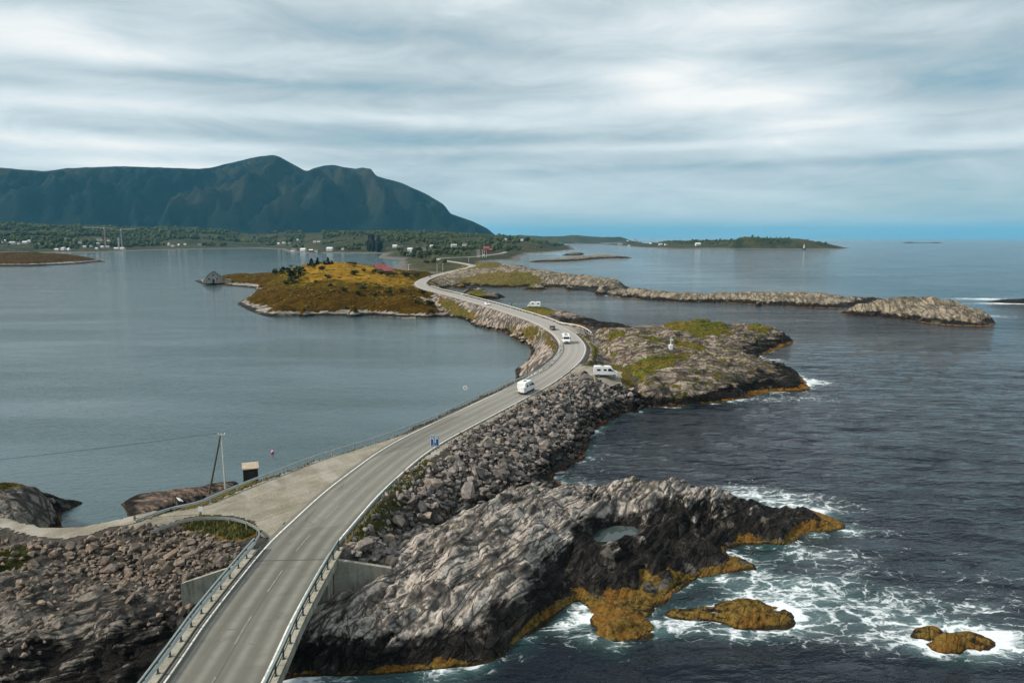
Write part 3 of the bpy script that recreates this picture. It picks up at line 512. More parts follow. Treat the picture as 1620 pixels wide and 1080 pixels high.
islet = land('rock_islet', .6, [(1328, 496), (1350, 499.5), (1405, 503), (1450, 509), (1487, 514), (1530, 516.5), (1565, 517), (1575, 511), (1565, 500), (1540, 492), (1490, 485), (1430, 485), (1380, 488)], [(1428, 471.5, 7), (1474, 474, 7.2), (1510, 479, 6), (1542, 488, 4.5), (1364, 481, 4.6), (1345, 491, 1.8), (1560, 501, 2.4), (1400, 476, 6), (1420, 491, 2.9), (1480, 497, 3.0), (1530, 505, 1.8), (1390, 490, 2.4), (1450, 483, 4.8), (1515, 490, 3.8)], M_rock_far, strata(1.0, 2.2, .7), off=4, zoff=-2.5, step=5, expo=.85, veg=lambda x, y, h: .16+.22*sstep(3, 7, h))
# --- rocks awash
M_weed = rock_mat('weed_covered_rock', pale=(.25, .17, .06), mid=(.17, .10, .03), dark=(.05, .03, .012), ochre=(.185, .122, .028), wet=2.6, patchy=False)
for nm, sh, ct in [('wave_washed_rock', [(943, 1006), (936, 985), (930, 962), (925, 945), (965, 940), (1005, 944), (1035, 950), (1030, 965), (1026, 978), (1042, 1000), (1015, 1012), (985, 1017), (960, 1016)], [(985, 984, .85), (965, 976, .55), (1010, 992, .45), (985, 1003, .45), (960, 958, .35), (1000, 960, .3)]),
                   ('wave_washed_rock', [(1124, 956), (1150, 950), (1193, 952), (1225, 957), (1252, 966), (1256, 986), (1215, 992), (1163, 995), (1135, 984), (1100, 982), (1055, 978), (1060, 962), (1100, 962)], [(1150, 962, .5), (1210, 975, .62), (1165, 985, .35), (1235, 978, .35), (1090, 971, .12), (1130, 968, .2)]),
                   ('wave_washed_rock', [(1440, 1005), (1450, 994), (1470, 991), (1492, 995), (1485, 1007), (1460, 1011)], [(1465, 1001, .6)]),
                   ('wave_washed_rock', [(1465, 1020), (1490, 1003), (1520, 998), (1555, 1000), (1575, 1018), (1565, 1028), (1510, 1032), (1475, 1030)], [(1520, 1013, .85), (1550, 1015, .8), (1490, 1022, .5)]),
                   ('red_weed_rock', [(835, 792), (850, 765), (868, 756), (885, 762), (905, 778), (900, 787), (870, 793)], [(865, 772, .8), (885, 777, .6), (850, 785, .8)])]:
    m = M_weed if nm[0] == 'w' else rock_mat('red_weed_rock', pale=(.12, .04, .02), mid=(.08, .024, .014), dark=(.03, .01, .007), ochre=(.13, .035, .015), wet=2.6, patchy=False)
    land(nm, .16, sh, ct, m, lambda X, Y, H: .42*fbm(X/2.6, Y/2.0, 3, 17, .5)+.20*(ridged(X/2.6+.3*Y, Y/1.3, 2, 27, .5)-.4), off=1.2, zoff=-.7, step=.9, ramp=(-.4, .5), cut=-.5, expo=1.0)
# --- small reefs out to sea
for sh, ct in [([(1556, 478), (1580, 475), (1640, 474), (1700, 478), (1640, 481)], [(1590, 477, .7), (1650, 476, 1.6)]),
               ([(832, 415), (880, 410), (913, 407), (948, 404), (1001, 408), (960, 409), (913, 413), (870, 415)], [(880, 410, 2), (948, 403.5, 3), (913, 409, 2.4), (985, 407, 1.4)]),
               ([(888, 404), (905, 399), (925, 401), (921, 404)], [(905, 400, 3)])]:
    land('sea_reef', 1.6, sh, ct, M_rock_far, strata(.1, 3, .5), off=8, zoff=-2, step=8, expo=1.0)
# --- far shores
M_far = G('far_shore'); g = M_far
_v = g.mix(g.map(g.noise(.012, 5, .6), .38, .62), (.022, .03, .014), (.06, .055, .022)); _v = g.mix(g.map(g.noise(.05, 4, .7), .5, .7, 0, .7), _v, (.10, .085, .035))
_v = g.mix(g.map(g.noise(.15, 4, .7), .35, .6, .6, 0), _v, (.015, .02, .008))
_v = g.mix(g.map(g.z, .8, 2.4, 1, 0), _v, g.mix(g.noise(.08, 4), (.05, .045, .04), (.20, .18, .155))); _v = g.mix(g.math('MULTIPLY', g.attr('veg'), .9), _v, (.10, .17, .02))
M_far = g.done(_v, .95, g.bump(g.noise(.12, 5, .7), .8, 2.0), .1)
field = paint([([(484, 385), (510, 386), (510, 395), (478, 394)], 5), ([(440, 384), (452, 384), (452, 391), (438, 391)], 8), ([(785, 402), (825, 401), (825, 406), (785, 408)], 4), ([(612, 390), (630, 390), (630, 396), (612, 397)], 8), ([(735, 390), (760, 390), (760, 395), (735, 395)], 10)], 20, .01, base=0)
central = land('village_shore', 7.0, [(593, 414), (612, 408.5), (640, 411), (628, 418), (625, 424), (636, 431), (660, 436), ('w', -90, 640), ('w', -30, 700), (775, 420), (770, 414), (783, 412), (831, 416), (822, 408), (834, 401), (867, 399.5), (910, 395), (903, 389), (880, 387), ('w', 170, 3600), ('w', -600, 3900), ('w', -1800, 3900), ('w', -1800, 2700), ('w', -900, 2600), (400, 392.5), (445, 394), (458, 399.5), (480, 399.5), (520, 400), (560, 400.5), (590, 400.5), (606, 399)],
               [(650, 408, 5), (690, 415, 6), (690, 405, 9), (660, 404, 8), (640, 400, 7), (700, 395, 9), (760, 397, 8), (820, 398, 6), (860, 393, 8), (880, 391, 7), (600, 394, 9), (560, 394, 8), (500, 394, 9), ('w', -280, 2000, 26), ('w', -120, 1900, 22), ('w', 40, 2200, 24), ('w', -450, 2300, 34), ('w', -600, 2700, 50), ('w', -250, 2800, 46), ('w', -1000, 3200, 56), ('w', 60, 2900, 32), ('w', -300, 3400, 50), ('w', -1300, 3200, 40), ('w', -60, 1150, 6), ('w', -40, 1250, 7), ('w', -100, 1000, 6), ('w', -58, 860, 6), ('w', -44, 780, 6)],
               M_far, lambda X, Y, H: 5*fbm(X/140, Y/140, 4, 8)*sstep(3, 14, H)+1.2*fbm(X/40, Y/40, 3, 18), off=25, zoff=-3, step=40, road=(8, 25), rz=.4, veg=field, ramp=(0, 3))
left_shore = land('far_village_shore', 14.0, [(0, 399), (60, 399), (110, 400), (155, 398.5), (200, 397.5), (245, 395.5), (330, 393.5), (400, 392.8), ('w', -900, 4200), ('w', -4200, 4200), ('w', -4200, 1800), (-150, 402)],
                  [(60, 394, 8), (150, 394, 7), (0, 393, 9), ('w', -1300, 2100, 26), ('w', -1700, 2100, 34), ('w', -2000, 2500, 62), ('w', -2600, 2600, 72), ('w', -1500, 2700, 55), ('w', -1100, 2500, 22), ('w', -900, 2700, 18), ('w', -800, 3200, 42), ('w', -1300, 3300, 66), ('w', -2200, 3500, 80), ('w', -3400, 3000, 80), (250, 389, 9), (330, 389, 8)],
                  M_far, lambda X, Y, H: 8*fbm(X/220, Y/220, 4, 28)*sstep(4, 20, H), off=40, zoff=-4, step=70, veg=field, ramp=(0, 3))
left_isl = land('brown_islet', 3.0, [(-60, 424), (0, 422), (50, 421.5), (100, 419.5), (140, 417), (168, 414.5), (150, 409), (110, 406), (60, 406), (-60, 410)], [(0, 400.5, 13.5), (60, 401, 13), (100, 402.5, 11), (130, 406, 7), (150, 411, 2.6), (-60, 401, 14), (50, 413, 6), (0, 413, 6), (100, 411, 5)], M_isl, hi_rough, off=12, zoff=-2.5, step=16, veg=lambda x, y, h: np.where(h < 3.0, .1, .9), tint=lambda x, y, h: np.full(len(x), .3), expo=.8, ramp=(0, 4))
outer = land('outer_islands', 9.0, [(946, 386.8), (985, 389), (1010, 391.5), (1040, 392.3), (1045, 394), (1075, 394.8), (1114, 394.6), (1125, 393), (1200, 394), (1290, 394), (1325, 394.5), (1345, 392.8), (1330, 390.5), (1270, 389.5), (1180, 389), (1090, 388), (1010, 386.5)],
             [(975, 384, 8), (1010, 382.5, 14), (1050, 383, 17), (1090, 382, 20), (1150, 381.5, 20), (1165, 376.5, 34), (1180, 374.5, 38), (1196, 375, 37), (1206, 380, 26), (1225, 382, 20), (1245, 385, 12), (1257, 378.5, 30), (1275, 378.5, 30), (1290, 383, 17), (1300, 386, 12), (1318, 388, 9), (1060, 389, 6), (1150, 389, 8)],
             M_far, lambda X, Y, H: 3.0*fbm(X/90, Y/90, 4, 38)*sstep(2, 10, H), off=30, zoff=-3, step=34, ramp=(0, 3))
for sh, ct in [([('w', -300, 5600), ('w', 120, 5300), ('w', 420, 5200), ('w', 900, 5300), ('w', 950, 5700), ('w', 500, 6000), ('w', -300, 6200)], [('w', -100, 5700, 60), ('w', 150, 5600, 50), ('w', 350, 5500, 44), ('w', 480, 5500, 52), ('w', 650, 5500, 40), ('w', 800, 5500, 36)]),
               ([('w', 240, 4300), ('w', 420, 4250), ('w', 560, 4300), ('w', 500, 4400), ('w', 300, 4400)], [('w', 330, 4330, 14), ('w', 460, 4330, 12)]),
               ([('w', 1500, 5200), ('w', 1700, 5150), ('w', 1950, 5250), ('w', 1700, 5350)], [('w', 1650, 5250, 16), ('w', 1800, 5250, 12)]),
               ([('w', 2450, 4900), ('w', 2700, 4850), ('w', 2900, 4900), ('w', 2700, 4980)], [('w', 2600, 4900, 9), ('w', 2780, 4900, 7)])]:
    land('distant_island', 20.0, sh, ct, M_far, lambda X, Y, H: 7*fbm(X/150, Y/150, 3, 48), off=60, zoff=-4, step=60, ramp=(0, 5))
# --- mountain
def build_mountain():
    sk = np.array([(-500, 300), (-300, 285), (-120, 262), (0, 267), (60, 272), (95, 274.5), (130, 270), (210, 267), (330, 271), (345, 270), (380, 262), (420, 253), (445, 250), (456, 253.5), (470, 261), (484, 269), (495, 275), (508, 270), (522, 266), (536, 265), (552, 268), (570, 271), (580, 269), (594, 271), (602, 282), (618, 286), (640, 292), (680, 310), (705, 325), (715, 339), (750, 351), (772, 362), (784, 372), (800, 377)])
    RY = 6300.0
    sx = (sk[:, 0]-810)/1158*RY; sz = CZ+(376-sk[:, 1])/1165*RY
    gx = np.linspace(-7200, 60, 330); gy = np.linspace(4300, 8200, 190); X, Y = np.meshgrid(gx, gy)
    top = np.interp(X*RY/Y, sx, sz)+3*fbm(X/90, X*0, 3, 6)*sstep(200, 500, np.interp(X*RY/Y, sx, sz))
    foot = 4700+500*fbm(X/1500, X*0+3.3, 3, 14)+700*sstep(-2600, -300, X)
    t = np.clip((Y-foot)/(RY-foot), 0, None)
    prof = np.where(t < 1, np.power(np.clip(t, 0, 1), 1.0), 1-(t-1)*.5)
    prof = .35*sstep(0, 1, prof)+.65*prof
    H = top*prof
    fr = np.interp(X, (np.array([-500, 0, 60, 100, 170, 230, 300, 360])-810)/1158*5200, [200, 285, 322, 330, 285, 225, 120, 20.])   # lower shoulder in front, far left
    H = np.maximum(H, fr*np.exp(-((Y-5300)/430)**2))
    lim = sstep(.0, .25, t)*(1-sstep(.72, .97, t))
    H = H+lim*sstep(40, 250, top)*(150*(ridged(X/620+.3*fbm(X/900, Y/900, 2, 4), Y/1400, 5, 31, .6)-.5)+60*fbm(X/160, Y/260, 5, 44, .6))
    H = np.where(t > 1, np.minimum(H, top*prof), np.minimum(H, (top-CZ)*Y/RY+CZ-14*(1-np.clip(t, 0, 1)))); H = H-60*(1-sstep(0, .06, t))*(1-sstep(20, 120, H)) 
    n, m = H.shape; I = np.arange(n*m).reshape(n, m); Q = np.stack([I[:-1, :-1], I[:-1, 1:], I[1:, 1:], I[1:, :-1]], -1).reshape(-1, 4)
    g = G('mountain_side')
    c = g.mix(g.map(g.noise(.0014, 5, .6), .42, .6), (.003, .010, .009), (.030, .027, .016)); c = g.mix(g.map(g.noise(.006, 6, .7), .52, .72, 0, .7), c, (.040, .048, .050))
    c = g.mix(g.map(g.z, 120, 330, 1, 0), c, g.mix(g.noise(.01, 5, .7), (.003, .009, .008), (.008, .014, .010)))
    m_ = g.done(c, .95, g.bump(g.noise(.008, 7, .7), .7, 40), .05)
    o = link('mountain', npmesh('mountain', np.c_[X.ravel(), Y.ravel(), H.ravel()], Q, True), None, (m_,)); tag(o, kind='structure')
build_mountain()
print('land', round(time.time()-T0, 1))
# ------------------------------------------------------------------ sea
def nonuni(segs):
    out = [segs[0][0]]
    for a, b, d0, d1 in segs:
        x = a
        while x < b:
            x += d0+(d1-d0)*(x-a)/(b-a); out.append(min(x, b))
    return np.unique(out)
def build_sea():
    gy = np.r_[-3000, -600, -120, -20, nonuni([(10, 36, 4, 1), (36, 140, .7, .9), (140, 320, 1.2, 3), (320, 700, 3, 8), (700, 3000, 10, 120), (3000, 9000, 300, 800), (9000, 70000, 3000, 9000)])]
    gx = np.r_[-70000, -30000, -12000, -6000, -3000, -1500, -800, -nonuni([(90, 240, 2, 8), (240, 500, 10, 60)])[::-1], nonuni([(-88, 90, 1.0, 1.0), (90, 260, 1.3, 3), (260, 700, 4, 40)]), 1100, 2000, 4000, 8000, 20000, 70000]
    gx = np.unique(gx); X, Y = np.meshgrid(gx, gy)
    n, m = X.shape
    # distance to the exposed (seaward) shores
    land_h = ground(X, Y, [l for l in LANDS if l.res < 2])
    ex_names = {'rock_outcrop', 'headland', 'wave_washed_rock', 'red_weed_rock', 'rock_islet', 'rock_ridge', 'sea_reef', 'embankment', 'dark_reef'}
    pts = []
    for L in LANDS:
        if L.name in ex_names and L.res < 2:
            edge = (L.H > 0)[:-1, :-1] != (L.H > 0)[1:, 1:]
            q = np.c_[L.X[:-1, :-1][edge], L.Y[:-1, :-1][edge]]; 
            if L.name == 'embankment': q = q[q[:, 0] > -2]
            if L.name == 'rock_ridge': q = q[q[:, 1] > 430]
            if L.name == 'rock_islet': q = q[q[:, 0] > 215]
            if L.name == 'rock_outcrop': q = q[q[:, 0] > -22]
            step = max(1, int(1.0/L.res)); pts.append(q[::step*2])
    pts = np.vstack(pts); d = np.full(X.shape, 1e3)
    near = (Y > 30) & (Y < 560) & (X > -40) & (X < 320)
    d[near] = pdist(pts, X[near], Y[near])
    foam = np.exp(-d/1.0)*1.15*sstep(-.6, .7, fbm(X/7, Y/7, 3, 200)+.1)
    # drifting foam fields in the lee of the rocks
    for u, v, su, sv, a in [(1300, 900, 9, 5, .55), (1200, 930, 6, 4, .55), (1350, 960, 12, 5, .50), (1260, 985, 5, 3, .5), (1500, 970, 12, 5, .46), (1400, 1020, 7, 3, .56), (1560, 1025, 6, 3, .62), (1600, 920, 6, 4, .5), (1060, 990, 3, 2, .45), (910, 985, 2.4, 2.2, .75), (880, 1000, 2, 2, .45), (940, 1025, 4, 1.6, .35), (1150, 780, 9, 4, .62), (1210, 800, 7, 4, .5), (1310, 800, 6, 5, .45), (1370, 830, 5, 6, .42), (1290, 870, 5, 2.5, .6), (1340, 885, 10, 2.5, .42), (1200, 775, 6, 5, .5), (925, 760, 4, 6, .55), (950, 730, 5, 9, .36), (980, 690, 4, 9, .3), (1290, 605, 5, 7, 1.1), (1240, 630, 16, 5, .85), (1220, 570, 5, 6, 1.0), (1560, 473, 22, 9, 1.7), (1620, 480, 30, 6, 2.2), (1575, 500, 9, 7, 1.1), (1480, 875, 12, 1.2, .33), (600, 1075, 9, 1, .3), (800, 1040, 6, 1.2, .45), (1100, 1000, 7, 1.6, .45), (1590, 1010, 5, 3, .5), (1540, 850, 8, 1.5, .33), (480, 1074, 1.2, 1.2, .6)]:
        x, y = P(u, v); foam = np.maximum(foam, 0)+.52*a*np.exp(-((X-x)/su)**2-((Y-y)/sv)**2)
    foam = np.clip(foam, 0, 1.2)
    shal = np.clip(np.exp(-d/3.2)*.7, 0, 1)
    for u, v, su, sv, a in [(1250, 940, 12, 7, .6), (1200, 880, 8, 4, .5), (910, 985, 4, 3, .7), (1350, 960, 14, 7, .45), (1060, 1000, 8, 4, .4), (1500, 1010, 10, 5, .4)]:
        x, y = P(u, v); shal = np.maximum(shal, a*np.exp(-((X-x)/su)**2-((Y-y)/sv)**2))
    # open-sea chop on the right, calm sound on the left of the causeway
    rx = np.interp(Y, ROAD[:, 1], ROAD[:, 0]); rx = np.where(Y > 1500, 100.0, rx)
    chop = sstep(0, 16, X-rx-5)*(1-.5*sstep(300, 600, Y)*(1-sstep(150, 260, X)))*(1-.55*np.exp(-(((X-40)/70)**2+((Y-390)/70)**2)))
    chop = np.clip(chop, .0, 1)
    Z = np.zeros_like(X); amp = chop*sstep(20, 40, Y)*(1-sstep(150, 280, Y))
    Z = amp*(.20*fbm(X/7+.35*Y/7, Y/3.4, 3, 210)+.10*np.sin((Y+.25*X)*1.05+2*fbm(X/12, Y/12, 2, 220)))+foam*(Y < 140)*.10*fbm(X*.7, Y*.7, 2, 230)
    I = np.arange(n*m).reshape(n, m); Q = np.stack([I[:-1, :-1], I[:-1, 1:], I[1:, 1:], I[1:, :-1]], -1).reshape(-1, 4)
    me = npmesh('sea', np.c_[X.ravel(), Y.ravel(), Z.ravel()], Q, True, dict(foam=foam.ravel(), shal=shal.ravel(), chop=chop.ravel()))
    g = G('sea_water'); fo = g.attr('foam'); sh = g.attr('shal'); ch = g.attr('chop')
    # lacy foam
    warp = g.noise(.22, 4, .6, col=True)
    vm = g.N.new('ShaderNodeVectorMath'); vm.operation = 'MULTIPLY_ADD'; g.L.new(warp, vm.inputs[0]); vm.inputs[1].default_value = (6, 4, 0); g.L.new(g.pos, vm.inputs[2]); wp = vm.outputs[0]
    ws = g.vec((.55, 1.0, 1), (0, 0, .15), wp)
    e1 = g.voro(.62, ws, 'DISTANCE_TO_EDGE'); e2 = g.voro(1.9, ws, 'DISTANCE_TO_EDGE')
    lace = g.math('ADD', g.math('MULTIPLY', g.map(e1, 0, .22, 1, 0), .65), g.math('MULTIPLY', g.map(e2, 0, .25, 1, 0), .45))
    lace = g.math('ADD', g.math('MULTIPLY', lace, .40), g.math('MULTIPLY', g.noise(1.5, 8, .74, v=ws), .98))
    patch = g.math('ADD', fo, g.math('MULTIPLY', g.math('SUBTRACT', g.noise(.16, 4, .6, v=ws), .5), g.math('MULTIPLY', g.map(fo, .04, .3), 1.1)))
    fm = g.map(g.math('ADD', lace, g.math('MULTIPLY', patch, .82)), 1.04, 1.42)
    fm = g.math('MULTIPLY', fm, g.map(fo, .03, .14))
    fleck = g.math('MULTIPLY', g.map(g.noise(.6, 5, .75, v=g.vec((.5, 1.4, 1))), .745, .78), g.map(ch, .6, 1, 0, .7))
    fm = g.math('MAXIMUM', fm, g.math('MULTIPLY', fleck, .8))
    deep = g.mix(ch, (.050, .086, .095), (.003, .006, .011))  # calm water paler: bright sky reflection put into its base colour
    col = g.mix(g.map(g.math('ADD', sh, g.math('MULTIPLY', patch, .35)), .25, .95, 0, .8), deep, (.022, .075, .075))
    col = g.mix(g.math('MULTIPLY', g.map(patch, .18, .85), .42), col, (.20, .28, .29))
    col = g.mix(fm, col, (.66, .71, .73))
    # waves
    w1 = g.noise(.55, 4, .6, v=g.vec((.55, 1.25, 1), (0, 0, .2))); w2 = g.noise(.13, 3, .5, v=g.vec((.45, 1.2, 1), (0, 0, -.12))); w3 = g.noise(2.4, 3, .6, v=g.vec((.7, 1.2, 1)))
    w4 = g.noise(.02, 4, .6, v=g.vec((.4, 1.5, 1)))
    hgt = g.math('ADD', g.math('MULTIPLY', w2, g.map(ch, 0, 1, .22, 3.0, False)), g.math('ADD', g.math('MULTIPLY', w1, g.map(ch, 0, 1, .24, .95, False)), g.math('MULTIPLY', w3, g.map(ch, 0, 1, .06, .12, False))))
    calm = g.map(w4, .35, .65, .45, 1.1)                       # cat's-paws: smoother and ruffled streaks
    b = g.N.new('ShaderNodeBump'); b.inputs['Distance'].default_value = 1.0; g.L.new(calm, b.inputs['Strength']); g.L.new(g.math('ADD', hgt, g.math('MULTIPLY', fm, .10)), b.inputs['Height'])
    rough = g.mix(fm, (.09, .09, .09), (.8, .8, .8)); bw = g.N.new('ShaderNodeRGBToBW'); g.L.new(rough, bw.inputs[0])
    g.b.inputs['IOR'].default_value = 1.333
    m_ = g.done(col, bw.outputs[0], b.outputs[0], .5)
    o = link('sea', me, None, (m_,)); tag(o, kind='structure')
    # still water in the tidal pool
    pp = resample(POOL, .3, True); c = pp.mean(0); V = [(*(c+(p-c)*1.03), 2.18) for p in pp]
    mb = MB(); mb.poly(V); g = G('pool_water'); g.b.inputs['IOR'].default_value = 1.333
    o = mb.build('tidal_pool', g.done((.035, .05, .05), .05, g.bump(g.noise(2.0, 3), .05, .05), .5)); tag(o, kind='structure')
build_sea()
# ------------------------------------------------------------------ air
def build_haze():
    mb = MB(); mb.box((0, 2000, 394), (132000, 120000, 812)); g = bpy.data.materials.new('haze_air'); g.use_nodes = True; nt = g.node_tree; nt.nodes.clear()
    v = nt.nodes.new('ShaderNodeVolumePrincipled'); out = nt.nodes.new('ShaderNodeOutputMaterial'); nt.links.new(v.outputs[0], out.inputs[1])
    v.inputs['Color'].default_value = (.18, .61, .90, 1); v.inputs['Density'].default_value = HAZE_D; v.inputs['Anisotropy'].default_value = .0
    g.cycles.homogeneous_volume = True
    o = mb.build('haze', g); tag(o, kind='stuff')
HAZE_D = 3.1e-5
build_haze()
print('sea', round(time.time()-T0, 1))
# ------------------------------------------------------------------ road surface, markings, lay-by
def ribbon(name, path, offs, mat, z, skirt=0.0, kind='structure'):
    path = np.asarray(path); d = np.gradient(path[:, :2], axis=0); d /= np.hypot(d[:, 0], d[:, 1])[:, None]; n = np.c_[d[:, 1], -d[:, 0]]
    cols = list(offs); zz = [z]*len(cols)
    if skirt: cols = [cols[0]-.02]+cols+[cols[-1]+.02]; zz = [z-skirt]+zz+[z-skirt]
    k = len(cols); V = np.concatenate([np.c_[path[:, :2]+n*c, np.full(len(path), q)][:, None, :] for c, q in zip(cols, zz)], 1).reshape(-1, 3)
    I = np.arange(len(path)*k).reshape(-1, k); Q = np.stack([I[:-1, :-1], I[:-1, 1:], I[1:, 1:], I[1:, :-1]], -1).reshape(-1, 4)
    s = np.r_[0, np.cumsum(np.hypot(*np.diff(path[:, :2], axis=0).T))]
    me = npmesh(name, V, Q, True, dict(lat=np.tile(cols, len(path)), along=np.repeat(s, k)))
    o = link(name, me, None, (mat,)); return tag(o, kind=kind) if kind else o
def road_material():
    g = G('worn_asphalt'); lat = g.attr('lat'); al = g.attr('along')
    cv = g.N.new('ShaderNodeCombineXYZ'); g.L.new(g.math('MULTIPLY', lat, 1.0), cv.inputs[0]); g.L.new(g.math('MULTIPLY', al, .04), cv.inputs[1]); sv = cv.outputs[0]
    tr = None
    for c, w, a in ((-2.45, .34, 1), (-.95, .34, 1), (.95, .34, 1), (2.45, .34, 1)):      # polished wheel tracks
        t = g.math('DIVIDE', g.math('SUBTRACT', lat, c), w); e = g.math('EXPONENT', g.math('MULTIPLY', g.math('MULTIPLY', t, t), -1)); tr = e if tr is None else g.math('ADD', tr, e)
    st = g.noise(1.6, 5, .65, v=sv)
    c = g.mix(g.map(st, .3, .7), (.105, .102, .083), (.155, .149, .124)); c = g.mix(g.math('MULTIPLY', tr, .78), c, (.25, .242, .205))
    c = g.mix(g.map(g.noise(.9, 4, .7), .3, .7, .35, 0), c, (.11, .105, .095)); c = g.mix(g.map(g.noise(40, 2, .8), .3, .7, .3, 0), c, (.08, .08, .075))
    cl = g.N.new('ShaderNodeCombineXYZ'); g.L.new(lat, cl.inputs[0]); g.L.new(al, cl.inputs[1]); lv = cl.outputs[0]
    crk = g.voro(.42, g.vec((1.0, .5, 1), src=lv), 'DISTANCE_TO_EDGE'); c = g.mix(g.math('MULTIPLY', g.map(crk, 0, .018, 1, 0), g.map(g.noise(.22, 3, .6, v=lv), .52, .62, 0, .6)), c, (.05, .05, .048))
    pc = g.voro(.16, g.vec((1.3, .35, 1), src=lv), out='Color'); bw = g.N.new('ShaderNodeRGBToBW'); g.L.new(pc, bw.inputs[0]); c = g.mix(g.map(bw.outputs[0], .62, .64, 0, .30), c, (.10, .098, .088)); c = g.mix(g.map(bw.outputs[0], .30, .32, .22, 0), c, (.27, .26, .23))
    c = g.mix(g.map(g.noise(.35, 6, .75, v=lv), .56, .70, 0, .45), c, (.075, .072, .062))
    far = g.map(g.y, 95, 190, 0, .75); c = g.mix(far, c, g.mix(g.math('MULTIPLY', tr, .35), (.32, .295, .268), (.40, .375, .345)))     # paler, warmer tone past the lay-by
    t = g.math('DIVIDE', g.math('SUBTRACT', lat, .06), .06)
    seam = g.math('MULTIPLY', g.math('EXPONENT', g.math('MULTIPLY', g.math('MULTIPLY', t, t), -1)), g.map(g.noise(.5, 3, .6, v=sv), .35, .6)); c = g.mix(g.math('MULTIPLY', seam, .7), c, (.06, .06, .058))
    return g.done(c, .86, g.bump(g.noise(30, 3, .7), .35, .02), .3)
M_road = road_material()
ribbon('road', ROAD, [-3.75, -3.2, -2.45, -1.7, -.95, 0, .95, 1.7, 2.45, 3.2, 3.7], M_road, ROAD_Z, .35)
def paint_mat(name, col, wear):
    g = G(name); n = g.noise(2.2, 6, .7); c = g.mix(g.map(n, .42, .66, 0, wear), col, (.17, .165, .15)); return g.done(c, .7, spec=.2)
M_white = paint_mat('white_road_paint', (.74, .73, .68), .5); M_yel = paint_mat('worn_yellow_paint', (.27, .252, .195), 1.0)
for off in (-3.22, 3.22): ribbon('edge_line', ROAD[ROAD[:, 1] > -68], [off-.075, off+.075], M_white, ROAD_Z+.006)
def dashes():
    p = resample(ROAD, .5); d = np.gradient(p, axis=0); d /= np.hypot(d[:, 0], d[:, 1])[:, None]; n = np.c_[d[:, 1], -d[:, 0]]; V = []; Q = []
    for i in range(0, len(p)-12, 16):
        if p[i, 1] > 700: break
        for j in range(0, 9):
            for s in (-.05, .05): V.append((*(p[i+j]-n[i+j]*.05+n[i+j]*s), ROAD_Z+.006))
            if j: b = len(V)-4; Q.append((b, b+1, b+3, b+2))
    tag(link('centre_line', npmesh('centre_line', V, Q), None, (M_yel,)), kind='structure')
dashes()
mb = MB(); mb.poly([(-24.0, 63.55, 6.004), (-16.3, 63.95, 6.004), (-16.3, 64.1, 6.004), (-24.0, 63.7, 6.004)])
tag(mb.build('expansion_joint', plain('joint_rubber', (.05, .05, .05), .8)), kind='structure')
# gravel
def gravel_mat():
    g = G('pale_gravel'); n = g.noise(.35, 5, .6); c = g.mix(g.map(n, .32, .68), (.225, .20, .15), (.36, .325, .26))
    c = g.mix(g.map(g.noise(5, 6, .85), .36, .62, .7, 0), c, (.13, .118, .095)); c = g.mix(g.map(g.noise(.18, 3, .6, v=g.vec((1.5, .4, 1), (0, 0, .6))), .5, .65, 0, .5), c, (.38, .36, .315))
    c = g.mix(g.math('MULTIPLY', g.map(g.noise(.25, 5, .7), .55, .68), .35), c, (.16, .16, .06))
    rut = g.noise(.9, 3, .6, v=g.vec((.10, 1.3, 1), (0, 0, .95))); c = g.mix(g.map(rut, .50, .66, 0, .22), c, (.40, .38, .335)); c = g.mix(g.map(rut, .34, .46, .22, 0), c, (.15, .14, .11)); c = g.mix(g.map(g.noise(3.5, 5, .8), .60, .72, 0, .5), c, (.10, .09, .07))
    return g.done(c, .95, g.bump(g.math('ADD', g.noise(8, 6, .85), g.noise(1.2, 3, .6)), .9, .10), .2)
M_gravel = gravel_mat()
def sheet(name, poly, lift, L, res=.3, ragged=.35):
    poly = np.asarray(poly); x0, y0 = poly.min(0)-.5; x1, y1 = poly.max(0)+.5; X, Y = np.meshgrid(np.arange(x0, x1, res), np.arange(y0, y1, res))
    ins = inside(poly, X+ragged*fbm(X*.9, Y*.9, 3, 300), Y+ragged*fbm(X*.9, Y*.9, 3, 310)); Z = (ground(X, Y, L) if isinstance(L, list) else sample(L, X, Y))+lift
    n, m = X.shape; I = np.arange(n*m).reshape(n, m); q = ins[:-1, :-1] & ins[1:, 1:] & ins[:-1, 1:] & ins[1:, :-1]
    Q = np.stack([I[:-1, :-1], I[:-1, 1:], I[1:, 1:], I[1:, :-1]], -1)[q]; us = np.unique(Q); rm = np.full(n*m, -1); rm[us] = np.arange(len(us))
    return tag(link(name, npmesh(name, np.c_[X.ravel()[us], Y.ravel()[us], Z.ravel()[us]], rm[Q]), None, (M_gravel,)), kind='structure')
sheet('lay_by', LAYBY, .035, emb); sheet('gravel_track', TRACK, .06, emb)
sheet('parking_gravel', pixpoly([(905, 583), (938, 581), (985, 588), (985, 598), (945, 602), (900, 603), (880, 604)], 5.7), .10, [emb, head, cause], .4)
sheet('gravel_verge', pixpoly([(880, 514), (925, 518), (930, 524), (912, 530), (900, 524)], 5.8), .10, [emb, head, cause], .5)
sheet('gravel_verge', np.vstack([off_path(3.6, 90, 172)[:, :2], off_path(5.0, 90, 172)[::-1, :2]]), .06, emb, .3)
sheet('side_track', pixpoly([(700, 468), (690, 466), (672, 470), (662, 473), (672, 474), (692, 470)], 6.2), .12, heath, .6)
sheet('side_track', pixpoly([(690, 456), (716, 457), (722, 462), (700, 460)], 5.9), .5, cause, .6)
